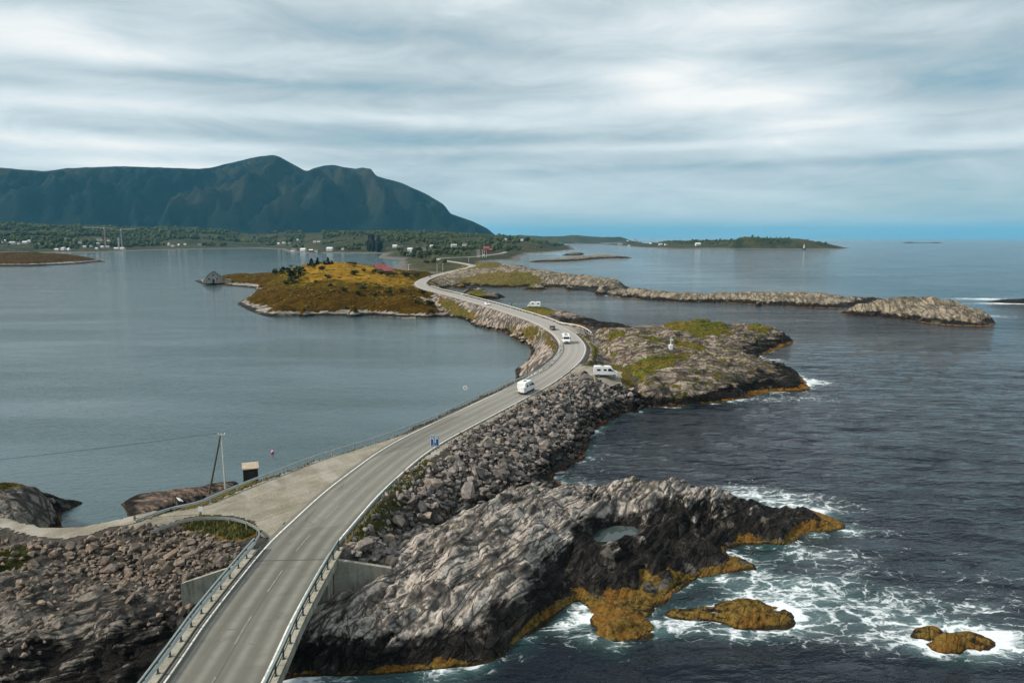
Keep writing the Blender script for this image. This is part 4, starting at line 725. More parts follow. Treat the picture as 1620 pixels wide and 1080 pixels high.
# ------------------------------------------------------------------ bridge
M_conc = G('weathered_concrete'); g = M_conc
_c = g.mix(g.map(g.noise(.9, 5, .65), .3, .7), (.24, .225, .18), (.36, .34, .28)); _c = g.mix(g.map(g.noise(1.0, 4, .7, v=g.vec((3, 3, .25))), .46, .7, 0, .7), _c, (.10, .095, .07))
_w = g.math('FRACT', g.math('MULTIPLY', g.z, .55)); _c = g.mix(g.map(_w, .0, .03, .5, 0), _c, (.09, .085, .07))
M_conc = g.done(_c, .9, g.bump(g.noise(6, 4, .7), .25, .03), .2)
M_steel = plain('galvanised_steel', (.42, .44, .43), .45, .6, .2, 2.0); M_green = plain('dark_green_railing_paint', (.055, .075, .07), .55, 0, .2, 2.0); M_lgreen = plain('faded_green_steel', (.24, .29, .28), .5, .3, .2, 2.0)
M_wood = plain('weathered_post_wood', (.20, .165, .12), .85, 0, .4, 4.0)
def bridge():
    b = empty('bridge', (-20, 55, 0), label='concrete road bridge with railings where the road leaves the causeway', cat='bridge')
    def part(mb, n): o = mb.build(n, M_conc, b); o.matrix_parent_inverse = Matrix.Translation((20, -55, 0)); return o
    p = [(x, y, 0) for x, y in ROAD if y < 64.2]
    mb = MB(); mb.sweep(p, [(-4.25, 5.98), (-4.25, 5.3), (-3.3, 5.0), (-2.6, 4.6), (2.6, 4.6), (3.3, 5.0), (4.25, 5.3), (4.25, 5.98)]); part(mb, 'deck')
    for s in (-1, 1):
        mb = MB(); q = [(x, y, 0) for x, y in ROAD if y < 66]; mb.sweep(q, [(s*3.95-.3, 5.9), (s*3.95-.3, 6.12), (s*3.95+.3, 6.12), (s*3.95+.3, 5.9)]); part(mb, 'edge_beam')
    mb = MB(); mb.box((-20.2, 64.4, 3.3), (7.4, 1.0, 4.4)); part(mb, 'abutment')
    mb = MB(); mb.box((-17.1, 63.0, 2.9), (1.5, 1.9, 3.4)); part(mb, 'bearing_plinth')
    mb = MB(); mb.poly([(-16.3, 64.0, 1.6), (-11.2, 65.2, 2.4), (-11.2, 65.2, 4.55), (-16.3, 64.0, 5.95)], (-.1, .45, 0)); part(mb, 'wing_wall')
    mb = MB(); mb.poly([(-16.2, 63.6, 1.4), (-10.9, 64.8, 1.9), (-10.9, 64.8, 2.75), (-16.2, 63.6, 2.55)], (-.1, .38, 0)); part(mb, 'wall_footing')
    mb = MB(); mb.poly([(-24.6, 62.9, 2.0), (-29.4, 62.0, 2.0), (-29.4, 62.0, 4.6), (-24.6, 62.9, 5.95)], (.1, .45, 0)); part(mb, 'wing_wall')
    for y in (38, 12, -14, -40):
        x = float(np.interp(y, ROAD[:, 1], ROAD[:, 0])); mb = MB(); mb.box((x, y, 1.2), (4.4, .9, 6.8), bev=.1); part(mb, 'pier')
bridge()
def at_path(path, s):
    d = np.r_[0, np.cumsum(np.hypot(*np.diff(path[:, :2], axis=0).T))]; return np.array([np.interp(s, d, path[:, k]) for k in range(path.shape[1])])
def plen(path): return np.hypot(*np.diff(path[:, :2], axis=0).T).sum()
def guard_rail(path, label, group='guard rails along the road', spacing=4.0, hgt=.72, face=1, mat=None, z_on=None, two=False, post=None, off=0.0):
    """path at ground level; corrugated beam on posts"""
    path = resample(np.asarray(path, float), 1.0); c = Vector(path[0]); r = empty('guard_rail', c, label=label, cat='guard rail', group=group)
    loc = [Vector(p)-c for p in path]; f = face
    mb = MB(); mb.sweep(loc, [(f*.0, hgt-.16), (f*.05, hgt-.11), (f*.01, hgt-.03), (f*.06, hgt+.06), (f*.01, hgt+.14), (f*-.03, hgt+.14), (f*-.03, hgt-.16)] if not two else [(-.04, hgt-.02), (.04, hgt-.02), (.04, hgt+.12), (-.04, hgt+.12)]); mb.build('beam', mat or M_steel, r)
    if two: mb = MB(); mb.sweep(loc, [(-.03, hgt-.42), (.03, hgt-.42), (.03, hgt-.30), (-.03, hgt-.30)]); mb.build('lower_beam', mat or M_steel, r)
    pm = MB(); pm.box((-f*.09, 0, hgt/2-.15), (.11, .14, hgt+.3)); pme = pm.mesh('post'); pme.materials.append(post or mat or M_steel)
    L = plen(path); n = int(L/spacing)
    for i in range(n+1):
        q = at_path(path, i*spacing); q2 = at_path(path, min(i*spacing+.5, L)); q0 = at_path(path, max(i*spacing-.5, 0)); t = Vector(q2-q0)
        o = link('post', pme, r); o.location = Vector(q)-c; o.rotation_euler = (0, 0, math.atan2(-t.x, t.y))
    return r
def px_path(l, z): return [P3(u, v, z+(h if False else 0)) for u, v in l for h in (0,)]
def ground_path(pts, zmin=None):
    p = resample(np.array([P(u, v, zz) for u, v, zz in pts]), 1.0); return p
left_top = [(216, 822, 6.05), (270, 802, 6.3), (312, 795, 6.5), (341, 782, 6.6), (383, 764, 6.65), (426, 748, 6.65), (460, 735, 6.65), (500, 720, 6.65), (550, 705, 6.65), (623, 683, 6.65), (700, 653, 6.65), (740, 632, 6.65), (817, 600, 6.65), (855, 583.5, 6.65), (872, 571, 6.65), (884.5, 557, 6.65), (888.5, 548, 6.65), (887.0, 541, 6.65)]
def rail_from_top(l, h=.78): p = [(*P(u, v, z), z-h) for u, v, z in l]; return smooth_path(p, 2)
lp = rail_from_top(left_top)
guard_rail(lp, 'long steel guard rail on the lagoon side, running past the small hut', face=1)
inner = rail_from_top([(238.5, 841, 6.0), (284, 823, 6.45), (318, 818, 6.6), (366, 818, 6.6), (397.5, 828, 6.65), (411, 838, 6.65), (410, 848, 6.65), (391, 869, 6.65)])
guard_rail(inner, 'curved guard rail with wooden posts round the grassy corner beside the lay-by', face=-1, spacing=2.6, post=M_wood)
guard_rail(off_path(4.05, 66.5, 87, 5.9), 'short guard rail on the seaward road edge just past the bridge', face=-1, spacing=2.0, mat=M_lgreen)
guard_rail(np.vstack([off_path(4.4, 252, 445, 5.85)[::-1], rail_from_top([(884, 509.5, 6.6), (905, 512.5, 6.6), (919, 515.5, 6.6), (930, 520.5, 6.6), (936, 526, 6.6)])]), 'pale guard rail on the outer causeway edge, curling round the gravel patch', face=1, spacing=4.0, mat=plain('pale_guard_rail_steel', (.62, .60, .55), .5, .2, .2))
def railing(side, label):
    path = off_path(side*3.98, -66, 66.3, 6.12); c = Vector(path[-1]); r = empty('bridge_railing', c, label=label, cat='railing', group='railings of the bridge')
    loc = [Vector(p)-c for p in path]
    mb = MB(); mb.sweep(loc, [(-.07, 1.0), (.07, 1.0), (.07, 1.09), (-.07, 1.09)]); mb.build('handrail', M_lgreen, r)
    for h in (.38, .68): mb = MB(); mb.sweep(loc, [(-.02, h), (.02, h), (.02, h+.07), (-.02, h+.07)]); mb.build('rail', M_lgreen if side < 0 else M_green, r)
    mb = MB(); mb.sweep(loc, [(-side*.10, .5), (-side*.16, .55), (-side*.10, .63), (-side*.16, .72), (-side*.10, .80), (-side*.07, .80), (-side*.07, .5)]); mb.build('guard_beam', M_steel if side < 0 else M_lgreen, r)
    pm = MB(); pm.box((0, 0, .48), (.10, .13, 1.06)); pm.box((0, 0, .0), (.22, .24, .05)); pme = pm.mesh('post'); pme.materials.append(M_green)
    L = plen(path); n = int(L/2.0)
    for i in range(n+1):
        q = at_path(path, L-i*2.0); q2 = at_path(path, max(L-i*2.0-.5, 0)); t = Vector(q2-q)
        if q[1] < 30: continue
        o = link('post', pme, r); o.location = Vector(q)-c; o.rotation_euler = (0, 0, math.atan2(-t.x, t.y))
railing(1, 'dark green post railing on the seaward side of the bridge'); railing(-1, 'grey steel railing with guard beam on the lagoon side of the bridge')
# ------------------------------------------------------------------ rubble
def rock_mesh(i):
    r = np.random.default_rng(100+i); bm = bmesh.new(); sc = np.array([1.0, r.uniform(.6, .95), r.uniform(.42, .72)])*.5
    for k in range(15):
        v = r.normal(size=3); v /= np.abs(v).max()**.75*np.linalg.norm(v)**.25; v = v*sc*r.uniform(.85, 1.05); bm.verts.new(v)
    bmesh.ops.convex_hull(bm, input=bm.verts[:]); bmesh.ops.delete(bm, geom=[v for v in bm.verts if not v.link_faces], context='VERTS')
    bmesh.ops.dissolve_limit(bm, angle_limit=math.radians(14), verts=bm.verts[:], edges=bm.edges[:]); bmesh.ops.triangulate(bm, faces=bm.faces[:])
    me = bpy.data.meshes.new('stone'); bm.to_mesh(me); bm.free(); return me
ROCKS = [rock_mesh(i) for i in range(14)]
def stone_mat(name, lo, hi, warm, wet_shade_z=2.3):
    g = G(name); r = g.rand(); n = g.noise(1.1, 5, .65); c = g.mix(r, lo, hi); c = g.mix(g.map(r, .72, .98, 0, .7), c, warm); c = g.mix(g.map(n, .35, .68, .55, 0), c, tuple(q*.4 for q in lo))
    c = g.mix(g.map(g.noise(5, 4, .7), .52, .7, 0, .5), c, tuple(min(1, q*1.35) for q in hi)); bnd = g.noise(2.0, 3, .6, v=g.vec((.4, .4, 3.2), src=g.tc.outputs['Object'])); c = g.mix(g.map(bnd, .45, .6, .25, 0), c, tuple(q*.5 for q in lo))
    zz = g.math('ADD', g.z, g.math('MULTIPLY', g.math('SUBTRACT', g.noise(.35, 4), .5), 1.8)); c = g.mix(g.map(zz, wet_shade_z*.75, wet_shade_z*1.2, .93, 0), c, (.022, .02, .018)); c = g.mix(g.map(zz, .25, .6, .85, 0), c, (.085, .030, .014))  # low stones dark: wet zone; on boulders also slope shade put into colour
    return g.done(c, .88, g.bump(g.math('ADD', n, g.math('MULTIPLY', g.noise(7, 4, .7), .4)), .55, .10), .25)
M_bould = stone_mat('blasted_boulders', (.065, .056, .050), (.42, .37, .335), (.36, .27, .19)); M_rub = stone_mat('rubble_stones', (.09, .072, .058), (.35, .28, .225), (.34, .235, .15), .9); M_cst = stone_mat('pale_rubble', (.24, .185, .14), (.46, .375, .30), (.46, .33, .22), .9)
def rubble(parent, poly, sizes, cell, mat, L, name, stuff, keep=300, zlow=.15, skip=None):
    x0, y0 = poly.min(0); x1, y1 = poly.max(0); X, Y = np.meshgrid(np.arange(x0, x1, cell), np.arange(y0, y1, cell)); n = X.size
    X = X.ravel()+rng.uniform(-.42, .42, n)*cell; Y = Y.ravel()+rng.uniform(-.42, .42, n)*cell
    m = inside(poly, X+.8*fbm(X/3, Y/3, 2, 400), Y+.8*fbm(X/3, Y/3, 2, 410)); X, Y = X[m], Y[m]; H = sample(L, X, Y); m = H > zlow-.4
    X, Y, H = X[m], Y[m], H[m]; n = len(X); S = sizes(X, Y)*np.exp(rng.normal(-.04, .36, n))
    far_sign = (np.hypot(X-SIGN[0]*.985, Y-SIGN[1]*.985) > 2.4) & (np.hypot((X-PARK[0])/3.4, (Y-PARK[1]+.6)/2.2) > 1); X, Y, H, S = X[far_sign], Y[far_sign], H[far_sign], S[far_sign]; n = len(X)
    R = [Matrix.Rotation(rng.uniform(0, 6.28), 3, 'Z') @ Matrix.Rotation(rng.normal(.0, .38), 3, 'X') @ Matrix.Rotation(rng.normal(0, .38), 3, 'Y') for _ in range(n)]
    kind = rng.integers(0, len(ROCKS), n); Z = H+S*.16+rng.normal(0, .20, n)*S
    dist = np.sqrt(X**2+Y**2+(CZ-Z)**2); u = X/Y*1170+810
    vis = (S/dist)*((u > -20) & (u < 1640)); order = np.argsort(-vis); big = set(order[:keep].tolist())
    Vs, Fs, base = [], [], 0; RV = []
    for me in ROCKS:
        v = np.empty(len(me.vertices)*3); me.vertices.foreach_get('co', v); f = np.array([p.vertices[:] for p in me.polygons]); RV.append((v.reshape(-1, 3), f))
    for me in ROCKS:
        pass
    shared = {}
    for i in range(n):
        if i in big:
            k = kind[i]
            if k not in shared: shared[k] = ROCKS[k].copy(); shared[k].name = name; shared[k].materials.append(mat)
            o = link(name, shared[k], parent); o.matrix_local = Matrix.Translation((X[i], Y[i], Z[i])) @ R[i].to_4x4() @ Matrix.Scale(S[i], 4)
        else:
            v, f = RV[kind[i]]; Vs.append(v @ np.array(R[i]).T*S[i]+(X[i], Y[i], Z[i])); Fs.append(f+base); base += len(v)
    if Vs: o = link(stuff, npmesh(stuff, np.vstack(Vs), np.vstack(Fs), False), parent, (mat,)); tag(o, kind='stuff')
    return n
RIGHT = np.vstack([pixpoly([(534, 880), (570, 840), (612, 787), (640, 756)], 5.7), off_path(4.3, 91, 163)[::3, :2], pixpoly([(945, 602), (1000, 602), (1045, 612)], 5.0), pixpoly([(1040, 640), (993, 648), (967, 658), (937, 680), (927, 702), (919, 727), (886, 742), (866, 756), (845, 775)], .3), pixpoly([(810, 797), (745, 838), (690, 872), (640, 912), (615, 903)], 3.6)])
SIGN = P(688, 716, 5.6); PARK = P(958, 594.5, 5.75)
print('boulders', rubble(emb.o, RIGHT, lambda x, y: np.interp(y, [62, 80, 105, 170], [1.15, .95, .88, 1.0])*np.interp(pdist(ROAD, x, y), [4.3, 7.5], [.5, 1]), .53, M_bould, emb, 'boulder', 'boulder_slope'))
LEFT = np.vstack([pixpoly([(-70, 838), (0, 840), (57, 857), (114, 860), (185, 848), (235, 846)], 4.9), pixpoly([(300, 842), (345, 852), (388, 880), (360, 908), (320, 918)], 5.3), pixpoly([(300, 926), (322, 965), (290, 962), (255, 938), (215, 925), (150, 915), (90, 902), (60, 890), (-70, 880)], 3.3)])
print('stones', rubble(emb.o, LEFT, lambda x, y: np.interp(x, [-60, -36, -27], [.66, .64, .52]), .40, M_rub, emb, 'stone', 'rubble_slope'))
LOW_LEFT = pixpoly([(-40, 905), (70, 898), (200, 925), (290, 930), (335, 968), (300, 990), (230, 962), (130, 955), (70, 1005), (20, 1040), (-40, 1030)], 2.9)
print('ledge stones', rubble(ledge.o, LOW_LEFT, lambda x, y: np.full(len(x), .52), .72, M_rub, ledge, 'stone', 'loose_rubble', keep=160))
CSW = np.vstack([pixpoly([(690, 476), (740, 490), (790, 503), (835, 518), (850, 528)], 5.2), pixpoly([(838, 545), (812, 533), (798, 523), (772, 519), (754, 515), (736, 505), (700, 498)], .4)])
print('causeway stones', rubble(cause.o, CSW, lambda x, y: np.full(len(x), 1.35), .95, M_cst, cause, 'stone', 'rubble_slope', keep=300))
print('road+rubble', round(time.time()-T0, 1))
# ------------------------------------------------------------------ vehicles
M_vwhite = plain('white_vehicle_paint', (.78, .78, .77), .3, 0, .06, 1.5, .5, .15); M_glass = plain('dark_vehicle_glass', (.012, .014, .016), .08, 0, .1, 1, .6); M_tyre = plain('tyre_rubber', (.02, .02, .02), .8)
M_rim = plain('wheel_rim', (.4, .41, .42), .4, .6); M_black = plain('black_plastic', (.025, .025, .027), .5); M_red = plain('red_lamp_lens', (.35, .02, .015), .25); M_lamp = plain('headlamp_glass', (.75, .77, .78), .12); M_darkred = plain('dark_red_paint', (.06, .018, .02), .25, 0, .1, 1.5, .5)
def vbody(prof, w, taper, bev=.07):
    bm = bmesh.new(); zs = [z for _, z in prof]; z0, z1 = min(zs), max(zs); L_, R_ = [], []
    for x, z in prof:
        k = 1-taper*max(0, (z-z0-.45*(z1-z0))/(z1-z0)); L_.append(bm.verts.new((x, w/2*k, z))); R_.append(bm.verts.new((x, -w/2*k, z)))
    bm.faces.new(L_); bm.faces.new(R_[::-1]); n = len(prof)
    for i in range(n): bm.faces.new((L_[i], R_[i], R_[(i+1) % n], L_[(i+1) % n]))
    bmesh.ops.recalc_face_normals(bm, faces=bm.faces[:]); bmesh.ops.bevel(bm, geom=bm.edges[:], offset=bev, segments=2, affect='EDGES', profile=.6)
    me = bpy.data.meshes.new('body'); bm.to_mesh(me); bm.free(); return me
def wheel(root, x, y, r=.34):
    s = 1 if y > 0 else -1; t = MB(); t.tube((x, y-s*.22, r), (x, y, r), r, n=18); w = t.build('wheel', M_tyre, root)
    m = MB(); m.tube((x, y-s*.02, r), (x, y+s*.012, r), r*.62, n=14); m.build('rim', M_rim, w)
def slab(root, name, mat, quad, n, t=.025):
    """panel lying on the body: quad corners, outward normal n"""
    n = Vector(n).normalized(); mb = MB(); mb.poly([Vector(p)-n*.03 for p in quad], n*(t+.03)); return mb.build(name, mat, root)
def vehicle(kind, loc, yaw, label, paint=None, group=None, cat=None):
    """x forward; yaw 0 faces +X"""
    paint = paint or M_vwhite; name = {'van': 'camper_van', 'motor': 'motorhome', 'car': 'car'}[kind]
    r = empty(name, loc, yaw, label=label, cat=cat or {'van': 'camper van', 'motor': 'motorhome', 'car': 'car'}[kind], group=group)
    if kind == 'van':
        L, W = 6.0, 2.06; prof = [(-3, .38), (-3.02, 1.2), (-2.95, 2.5), (-2.75, 2.66), (.9, 2.66), (1.35, 2.52), (2.15, 1.52), (2.8, 1.24), (3.0, .95), (3.02, .4)]; tp = .10
        link('body', vbody(prof, W, tp), r, (paint,))
        slab(r, 'windscreen', M_glass, [(1.45, .82, 2.36), (1.45, -.82, 2.36), (2.06, -.92, 1.6), (2.06, .92, 1.6)], (.75, 0, .6))
        for s in (-1, 1):
            y = lambda z: s*W/2*(1-tp*max(0, (z-.38-1.026)/2.28)); 
            slab(r, 'side_window', M_glass, [(1.25, y(2.1), 2.12), (.55, y(2.1), 2.12), (.55, y(1.5), 1.5), (1.9, y(1.5), 1.5)], (0, s, .05))
            for a, b in ((-.55, .15), (-2.2, -1.35)): slab(r, 'side_window', M_glass, [(b, y(2.02), 2.02), (a, y(2.02), 2.02), (a, y(1.58), 1.58), (b, y(1.58), 1.58)], (0, s, .05))
            slab(r, 'rear_lamp', M_red, [(-3.0, s*.99, 1.35), (-3.0, s*.86, 1.35), (-3.01, s*.86, .85), (-3.01, s*.99, .85)], (-1, 0, 0)); slab(r, 'headlight', M_lamp, [(2.86, s*.95, 1.2), (2.86, s*.6, 1.2), (3.02, s*.62, .98), (3.02, s*.97, .95)], (.9, 0, .4))
            mb = MB(); mb.box((1.75, s*1.13, 1.6), (.12, .18, .3)); mb.build('mirror', M_black, r)
            slab(r, 'lower_trim', M_black, [(-2.9, s*1.03, .58), (2.4, s*1.03, .58), (2.4, s*1.03, .42), (-2.9, s*1.03, .42)], (0, s, 0))
        slab(r, 'front_bumper', M_black, [(3.02, .95, .7), (3.02, -.95, .7), (3.02, -.95, .42), (3.02, .95, .42)], (1, 0, 0)); slab(r, 'rear_bumper', M_black, [(-3.0, .98, .6), (-3.0, -.98, .6), (-3.0, -.98, .4), (-3.0, .98, .4)], (-1, 0, 0))
        wx, wr = (-1.75, 2.1), .35; W2 = W/2+.01
        mb = MB(); mb.box((-.8, 0, 2.70), (.8, .6, .10), bev=.03); mb.build('roof_vent', M_black, r)
    elif kind == 'motor':
        L, W = 6.6, 2.26; prof = [(-3.3, .42), (-3.32, 2.6), (-3.15, 2.86), (1.5, 2.86), (2.15, 2.62), (2.5, 1.9), (2.75, 1.42), (3.25, 1.12), (3.3, .42)]; tp = .05
        link('body', vbody(prof, W, tp, .1), r, (paint,))
        slab(r, 'windscreen', M_glass, [(2.33, .9, 2.28), (2.33, -.9, 2.28), (2.68, -.98, 1.58), (2.68, .98, 1.58)], (.88, 0, .42))
        slab(r, 'roof_window', M_glass, [(1.62, .6, 2.83), (1.62, -.6, 2.83), (2.0, -.62, 2.69), (2.0, .62, 2.69)], (.35, 0, .93)); slab(r, 'grille', M_black, [(3.28, .55, 1.0), (3.28, -.55, 1.0), (3.3, -.55, .8), (3.3, .55, .8)], (1, 0, .05))
        slab(r, 'front_bumper', M_black, [(3.3, 1.0, .62), (3.3, -1.0, .62), (3.3, -1.0, .44), (3.3, 1.0, .44)], (1, 0, 0))
        for s in (-1, 1):
            for a, b in ((.1, 1.1), (-2.6, -1.7)): slab(r, 'side_window', M_glass, [(b, s*1.12, 2.2), (a, s*1.12, 2.2), (a, s*1.13, 1.65), (b, s*1.13, 1.65)], (0, s, 0))
            slab(r, 'headlight', M_lamp, [(3.05, s*1.0, 1.2), (3.05, s*.68, 1.2), (3.29, s*.68, 1.02), (3.29, s*1.0, 1.02)], (.8, 0, .5)); slab(r, 'rear_lamp', M_red, [(-3.3, s*1.05, 1.2), (-3.3, s*.9, 1.2), (-3.3, s*.9, .8), (-3.3, s*1.05, .8)], (-1, 0, 0))
            mb = MB(); mb.box((2.55, s*1.3, 1.85), (.14, .24, .42)); mb.build('mirror', M_black, r)
        mb = MB(); mb.box((-.6, 0, 2.92), (1.1, .8, .16), bev=.04); mb.build('roof_vent', M_black, r); wx, wr, W2 = (-1.6, 2.2), .36, W/2
    else:
        L, W = 4.3, 1.78; prof = [(-2.1, .3), (-2.15, .8), (-2.0, 1.0), (-1.55, 1.42), (.2, 1.46), (1.0, .98), (1.9, .84), (2.13, .62), (2.1, .3)]; tp = .22
        link('body', vbody(prof, W, tp), r, (paint,))
        slab(r, 'windscreen', M_glass, [(.28, .58, 1.40), (.28, -.58, 1.40), (.92, -.7, 1.02), (.92, .7, 1.02)], (.5, 0, .85)); slab(r, 'rear_window', M_glass, [(-1.62, .56, 1.36), (-1.62, -.56, 1.36), (-1.93, -.68, 1.06), (-1.93, .68, 1.06)], (-.7, 0, .7))
        for s in (-1, 1):
            slab(r, 'side_window', M_glass, [(.15, s*.755, 1.36), (-1.4, s*.755, 1.36), (-1.65, s*.84, 1.0), (.7, s*.84, 1.0)], (0, s, .25))
            slab(r, 'headlight', M_lamp, [(1.9, s*.84, .84), (1.9, s*.5, .84), (2.1, s*.5, .68), (2.08, s*.84, .68)], (.8, 0, .5)); slab(r, 'rear_lamp', M_red, [(-2.1, s*.84, .9), (-2.1, s*.55, .9), (-2.14, s*.55, .72), (-2.14, s*.84, .72)], (-1, 0, 0))
        wx, wr, W2 = (-1.3, 1.32), .31, W/2
    for x in wx:
        for s in (-1, 1): wheel(r, x, s*W2, wr)
    r.scale = (.85,)*3; return r
def road_yaw(p):
    i = int(np.argmin(np.hypot(ROAD[:, 0]-p[0], ROAD[:, 1]-p[1]))); a, b = ROAD[max(i-2, 0)], ROAD[min(i+2, len(ROAD)-1)]; return math.atan2(b[1]-a[1], b[0]-a[0])
def on_road(u, v, off=None):
    p = P(u, v, ROAD_Z); i = int(np.argmin(np.hypot(ROAD[:, 0]-p[0], ROAD[:, 1]-p[1]))); y = road_yaw(p)
    if off is not None: p = (ROAD[i, 0]+math.sin(y)*off, ROAD[i, 1]-math.cos(y)*off)
    return (p[0], p[1], ROAD_Z+.01), y
l, y = on_road(829, 619, 1.5); van = vehicle('van', l, y, 'white van seen from behind, driving away just before the bend')
mb = MB(); mb.box((-3.28, -.45, 1.15), (.42, .95, 1.25), bev=.08); mb.build('rear_carrier_box', M_vwhite, van); mb = MB(); mb.box((-3.1, -.45, .5), (.4, .7, .08)); mb.build('carrier_bracket', M_black, van)
l, y = on_road(899, 542, -1.6); vehicle('motor', l, y+math.pi, 'white motorhome coming towards us round the bend')
l, y = on_road(884, 521, -1.6); vehicle('car', l, y+math.pi, 'dark red car following the motorhome', M_darkred)
l, y = on_road(768, 482.5, -1.6); vehicle('car', l, y+math.pi, 'small white car far along the straight causeway')
l, y = on_road(676, 438, -1.4); vehicle('car', l, y+math.pi, 'tiny grey car in the far hairpin bend', plain('grey_car_paint', (.09, .09, .10), .3))
l, y = on_road(744, 404.5, 1.6); vehicle('van', l, y, 'tiny white van on the road below the red building', cat='van')
q = P(958, 594.5, 5.75); vehicle('van', (q[0], q[1], ground(q[0], q[1])+.05), math.radians(-4), 'white camper van parked side-on on gravel beside the rocks')
q = hit(845, 486); vehicle('motor', (q.x, q.y, q.z-.05), math.radians(172), 'white motorhome parked alone on the skerry by the water')
# ------------------------------------------------------------------ signs, poles, hut
M_blue = plain('blue_sign_face', (.012, .12, .34), .35, 0, .05); M_sw = plain('white_sign_face', (.80, .80, .79), .35, 0, .04); M_sgrey = plain('grey_sign_back', (.30, .31, .31), .5, .3)
def text_mesh(s, size):
    cu = bpy.data.curves.new('lettering', 'FONT'); cu.body = s; cu.size = size; cu.align_x = 'CENTER'; cu.align_y = 'CENTER'; cu.extrude = .003
    o = bpy.data.objects.new('tmp', cu); COL.objects.link(o); dg = bpy.context.evaluated_depsgraph_get(); me = bpy.data.meshes.new_from_object(o.evaluated_get(dg)); bpy.data.objects.remove(o); return me
def face_cam(p): return math.atan2(-p[0], p[1])*1.0
def blue_sign():
    x, y = P(688, 716, 5.6); z = float(ground(x, y)); r = empty('road_sign', (x, y, z), face_cam((x, y))*-1*0+math.atan2(x, y)*-1, label='blue road sign with white viewpoint pictograms on grey posts', cat='road sign')
    w, h, b = 1.16, 1.62, .62
    for s in (-.28, .28): mb = MB(); mb.tube((s, .05, -.5), (s, .05, b+h-.1), .035, n=8); mb.build('post', M_steel, r)
    mb = MB(); mb.box((0, .02, b+h/2), (w, .03, h), bev=.004); mb.build('panel', M_sw, r)
    mb = MB(); mb.box((0, 0, b+h/2), (w-.13, .016, h-.13)); f = mb.build('blue_field', M_blue, r)
    mb = MB()
    for s in (-1, 1): mb.box((s*.235, -.012, b+h-.37), (.40, .012, .46))
    mb.build('pictogram_field', M_sw, r)
    mb = MB()
    for s in (-.11, .11): mb.box((s, -.012, b+.72), (.12, .012, .52))
    mb.build('pictogram_bar', M_sw, r)
    mb = MB(); mb.tube((-.20, -.018, b+h-.37), (-.20, -.026, b+h-.37), .095, n=14); mb.box((-.20, -.021, b+h-.30), (.12, .006, .10)); mb.build('viewpoint_symbol', M_black, r)
    mb = MB()
    for k in range(3): mb.box((.235, -.021, b+h-.27-.10*k), (.26, .006, .025))
    mb.build('pictogram_lines', M_sgrey, r)
    t = link('distance_text', text_mesh('500 m', .27), r, (M_sw,)); t.location = (0, -.012, b+.22); t.rotation_euler = (math.radians(90), 0, 0)
blue_sign()
def round_sign():
    x, y = P(736, 634, 5.85); r = empty('round_sign', (x, y, 5.7), -math.atan2(x, y), label='round white sign with a small dark centre on a thin pole', cat='road sign'); z1 = CZ-(F*math.sin(TH)+(613-540)*math.cos(TH))/(F*math.cos(TH)-73*math.sin(TH))*y
    mb = MB(); mb.tube((0, 0, -.4), (0, 0, z1-5.7), .04, n=8); mb.build('pole', M_steel, r); c = z1-5.7
    mb = MB(); mb.tube((0, -.06, c), (0, -.04, c), .44, n=28); d = mb.build('disc', M_sw, r); mb = MB(); mb.tube((0, -.068, c), (0, -.05, c), .13, n=18); mb.build('centre_mark', plain('grey_blue_mark', (.12, .20, .26), .4), d)
round_sign()
def pole_pair():
    b2 = Vector((*P(357, 771, 4.2), 4.2)); y = b2.y; k = y/(F*math.cos(TH)-(686-540)*math.sin(TH)); ztop = CZ-(F*math.sin(TH)+(686-540)*math.cos(TH))*k; top = Vector((b2.x-.15, y, ztop)); b1 = Vector((*P(329, 783, 3.0), 3.0))
    r = empty('utility_pole', b2, label='pale wooden power pole with a slanting dark brace beside the lay-by rail', cat='utility pole'); o = b2
    Mp = plain('pale_pole_wood', (.50, .52, .47), .8, 0, .25, 2); Md = plain('tarred_pole_wood', (.10, .085, .06), .85, 0, .3, 2)
    mb = MB(); mb.tube((0, 0, -.8), top-o, .13, .10, 10); mb.build('pole', Mp, r); mb = MB(); mb.tube(b1-o-Vector((0, 0, .5)), top-o+Vector((-.12, 0, -.15)), .13, .10, 10); mb.build('brace', Md, r)
    mid = (b1+(top-b1)*.8)-o; mb = MB(); mb.tube(mid, (top-o)*.8, .035, n=6); mb.build('spacer', Md, r)
    mb = MB(); mb.box(top-o+Vector((0, 0, -.12)), (1.0, .1, .1)); ca = mb.build('crossarm', Mp, r)
    for s in (-.4, .4): mb = MB(); mb.tube(top-o+Vector((s, 0, -.05)), top-o+Vector((s, 0, .13)), .05, n=8); mb.build('insulator', M_sw, ca)
    end = Vector((-81, 70, 10.6)); r2 = empty('utility_pole', (end.x, end.y, 4.0), label='wooden power pole beyond the track at the left edge', cat='utility pole'); mb = MB(); mb.tube((0, 0, -1), (0, 0, 6.7), .13, .10, 10); mb.build('pole', Mp, r2)
    mb = MB(); n = 24; pts = [top.lerp(end, i/n)+Vector((0, 0, -1.1*4*(i/n)*(1-i/n)*.45)) for i in range(n+1)]
    for a, b in zip(pts, pts[1:]): mb.tube(a+Vector((-.4, 0, .1)), b+Vector((-.4, 0, .1)), .022, n=5)
    tag(mb.build('power_line', plain('wire', (.05, .06, .06), .6, .3)), 'thin dark power line running left from the pole over the water', 'power line')
pole_pair()
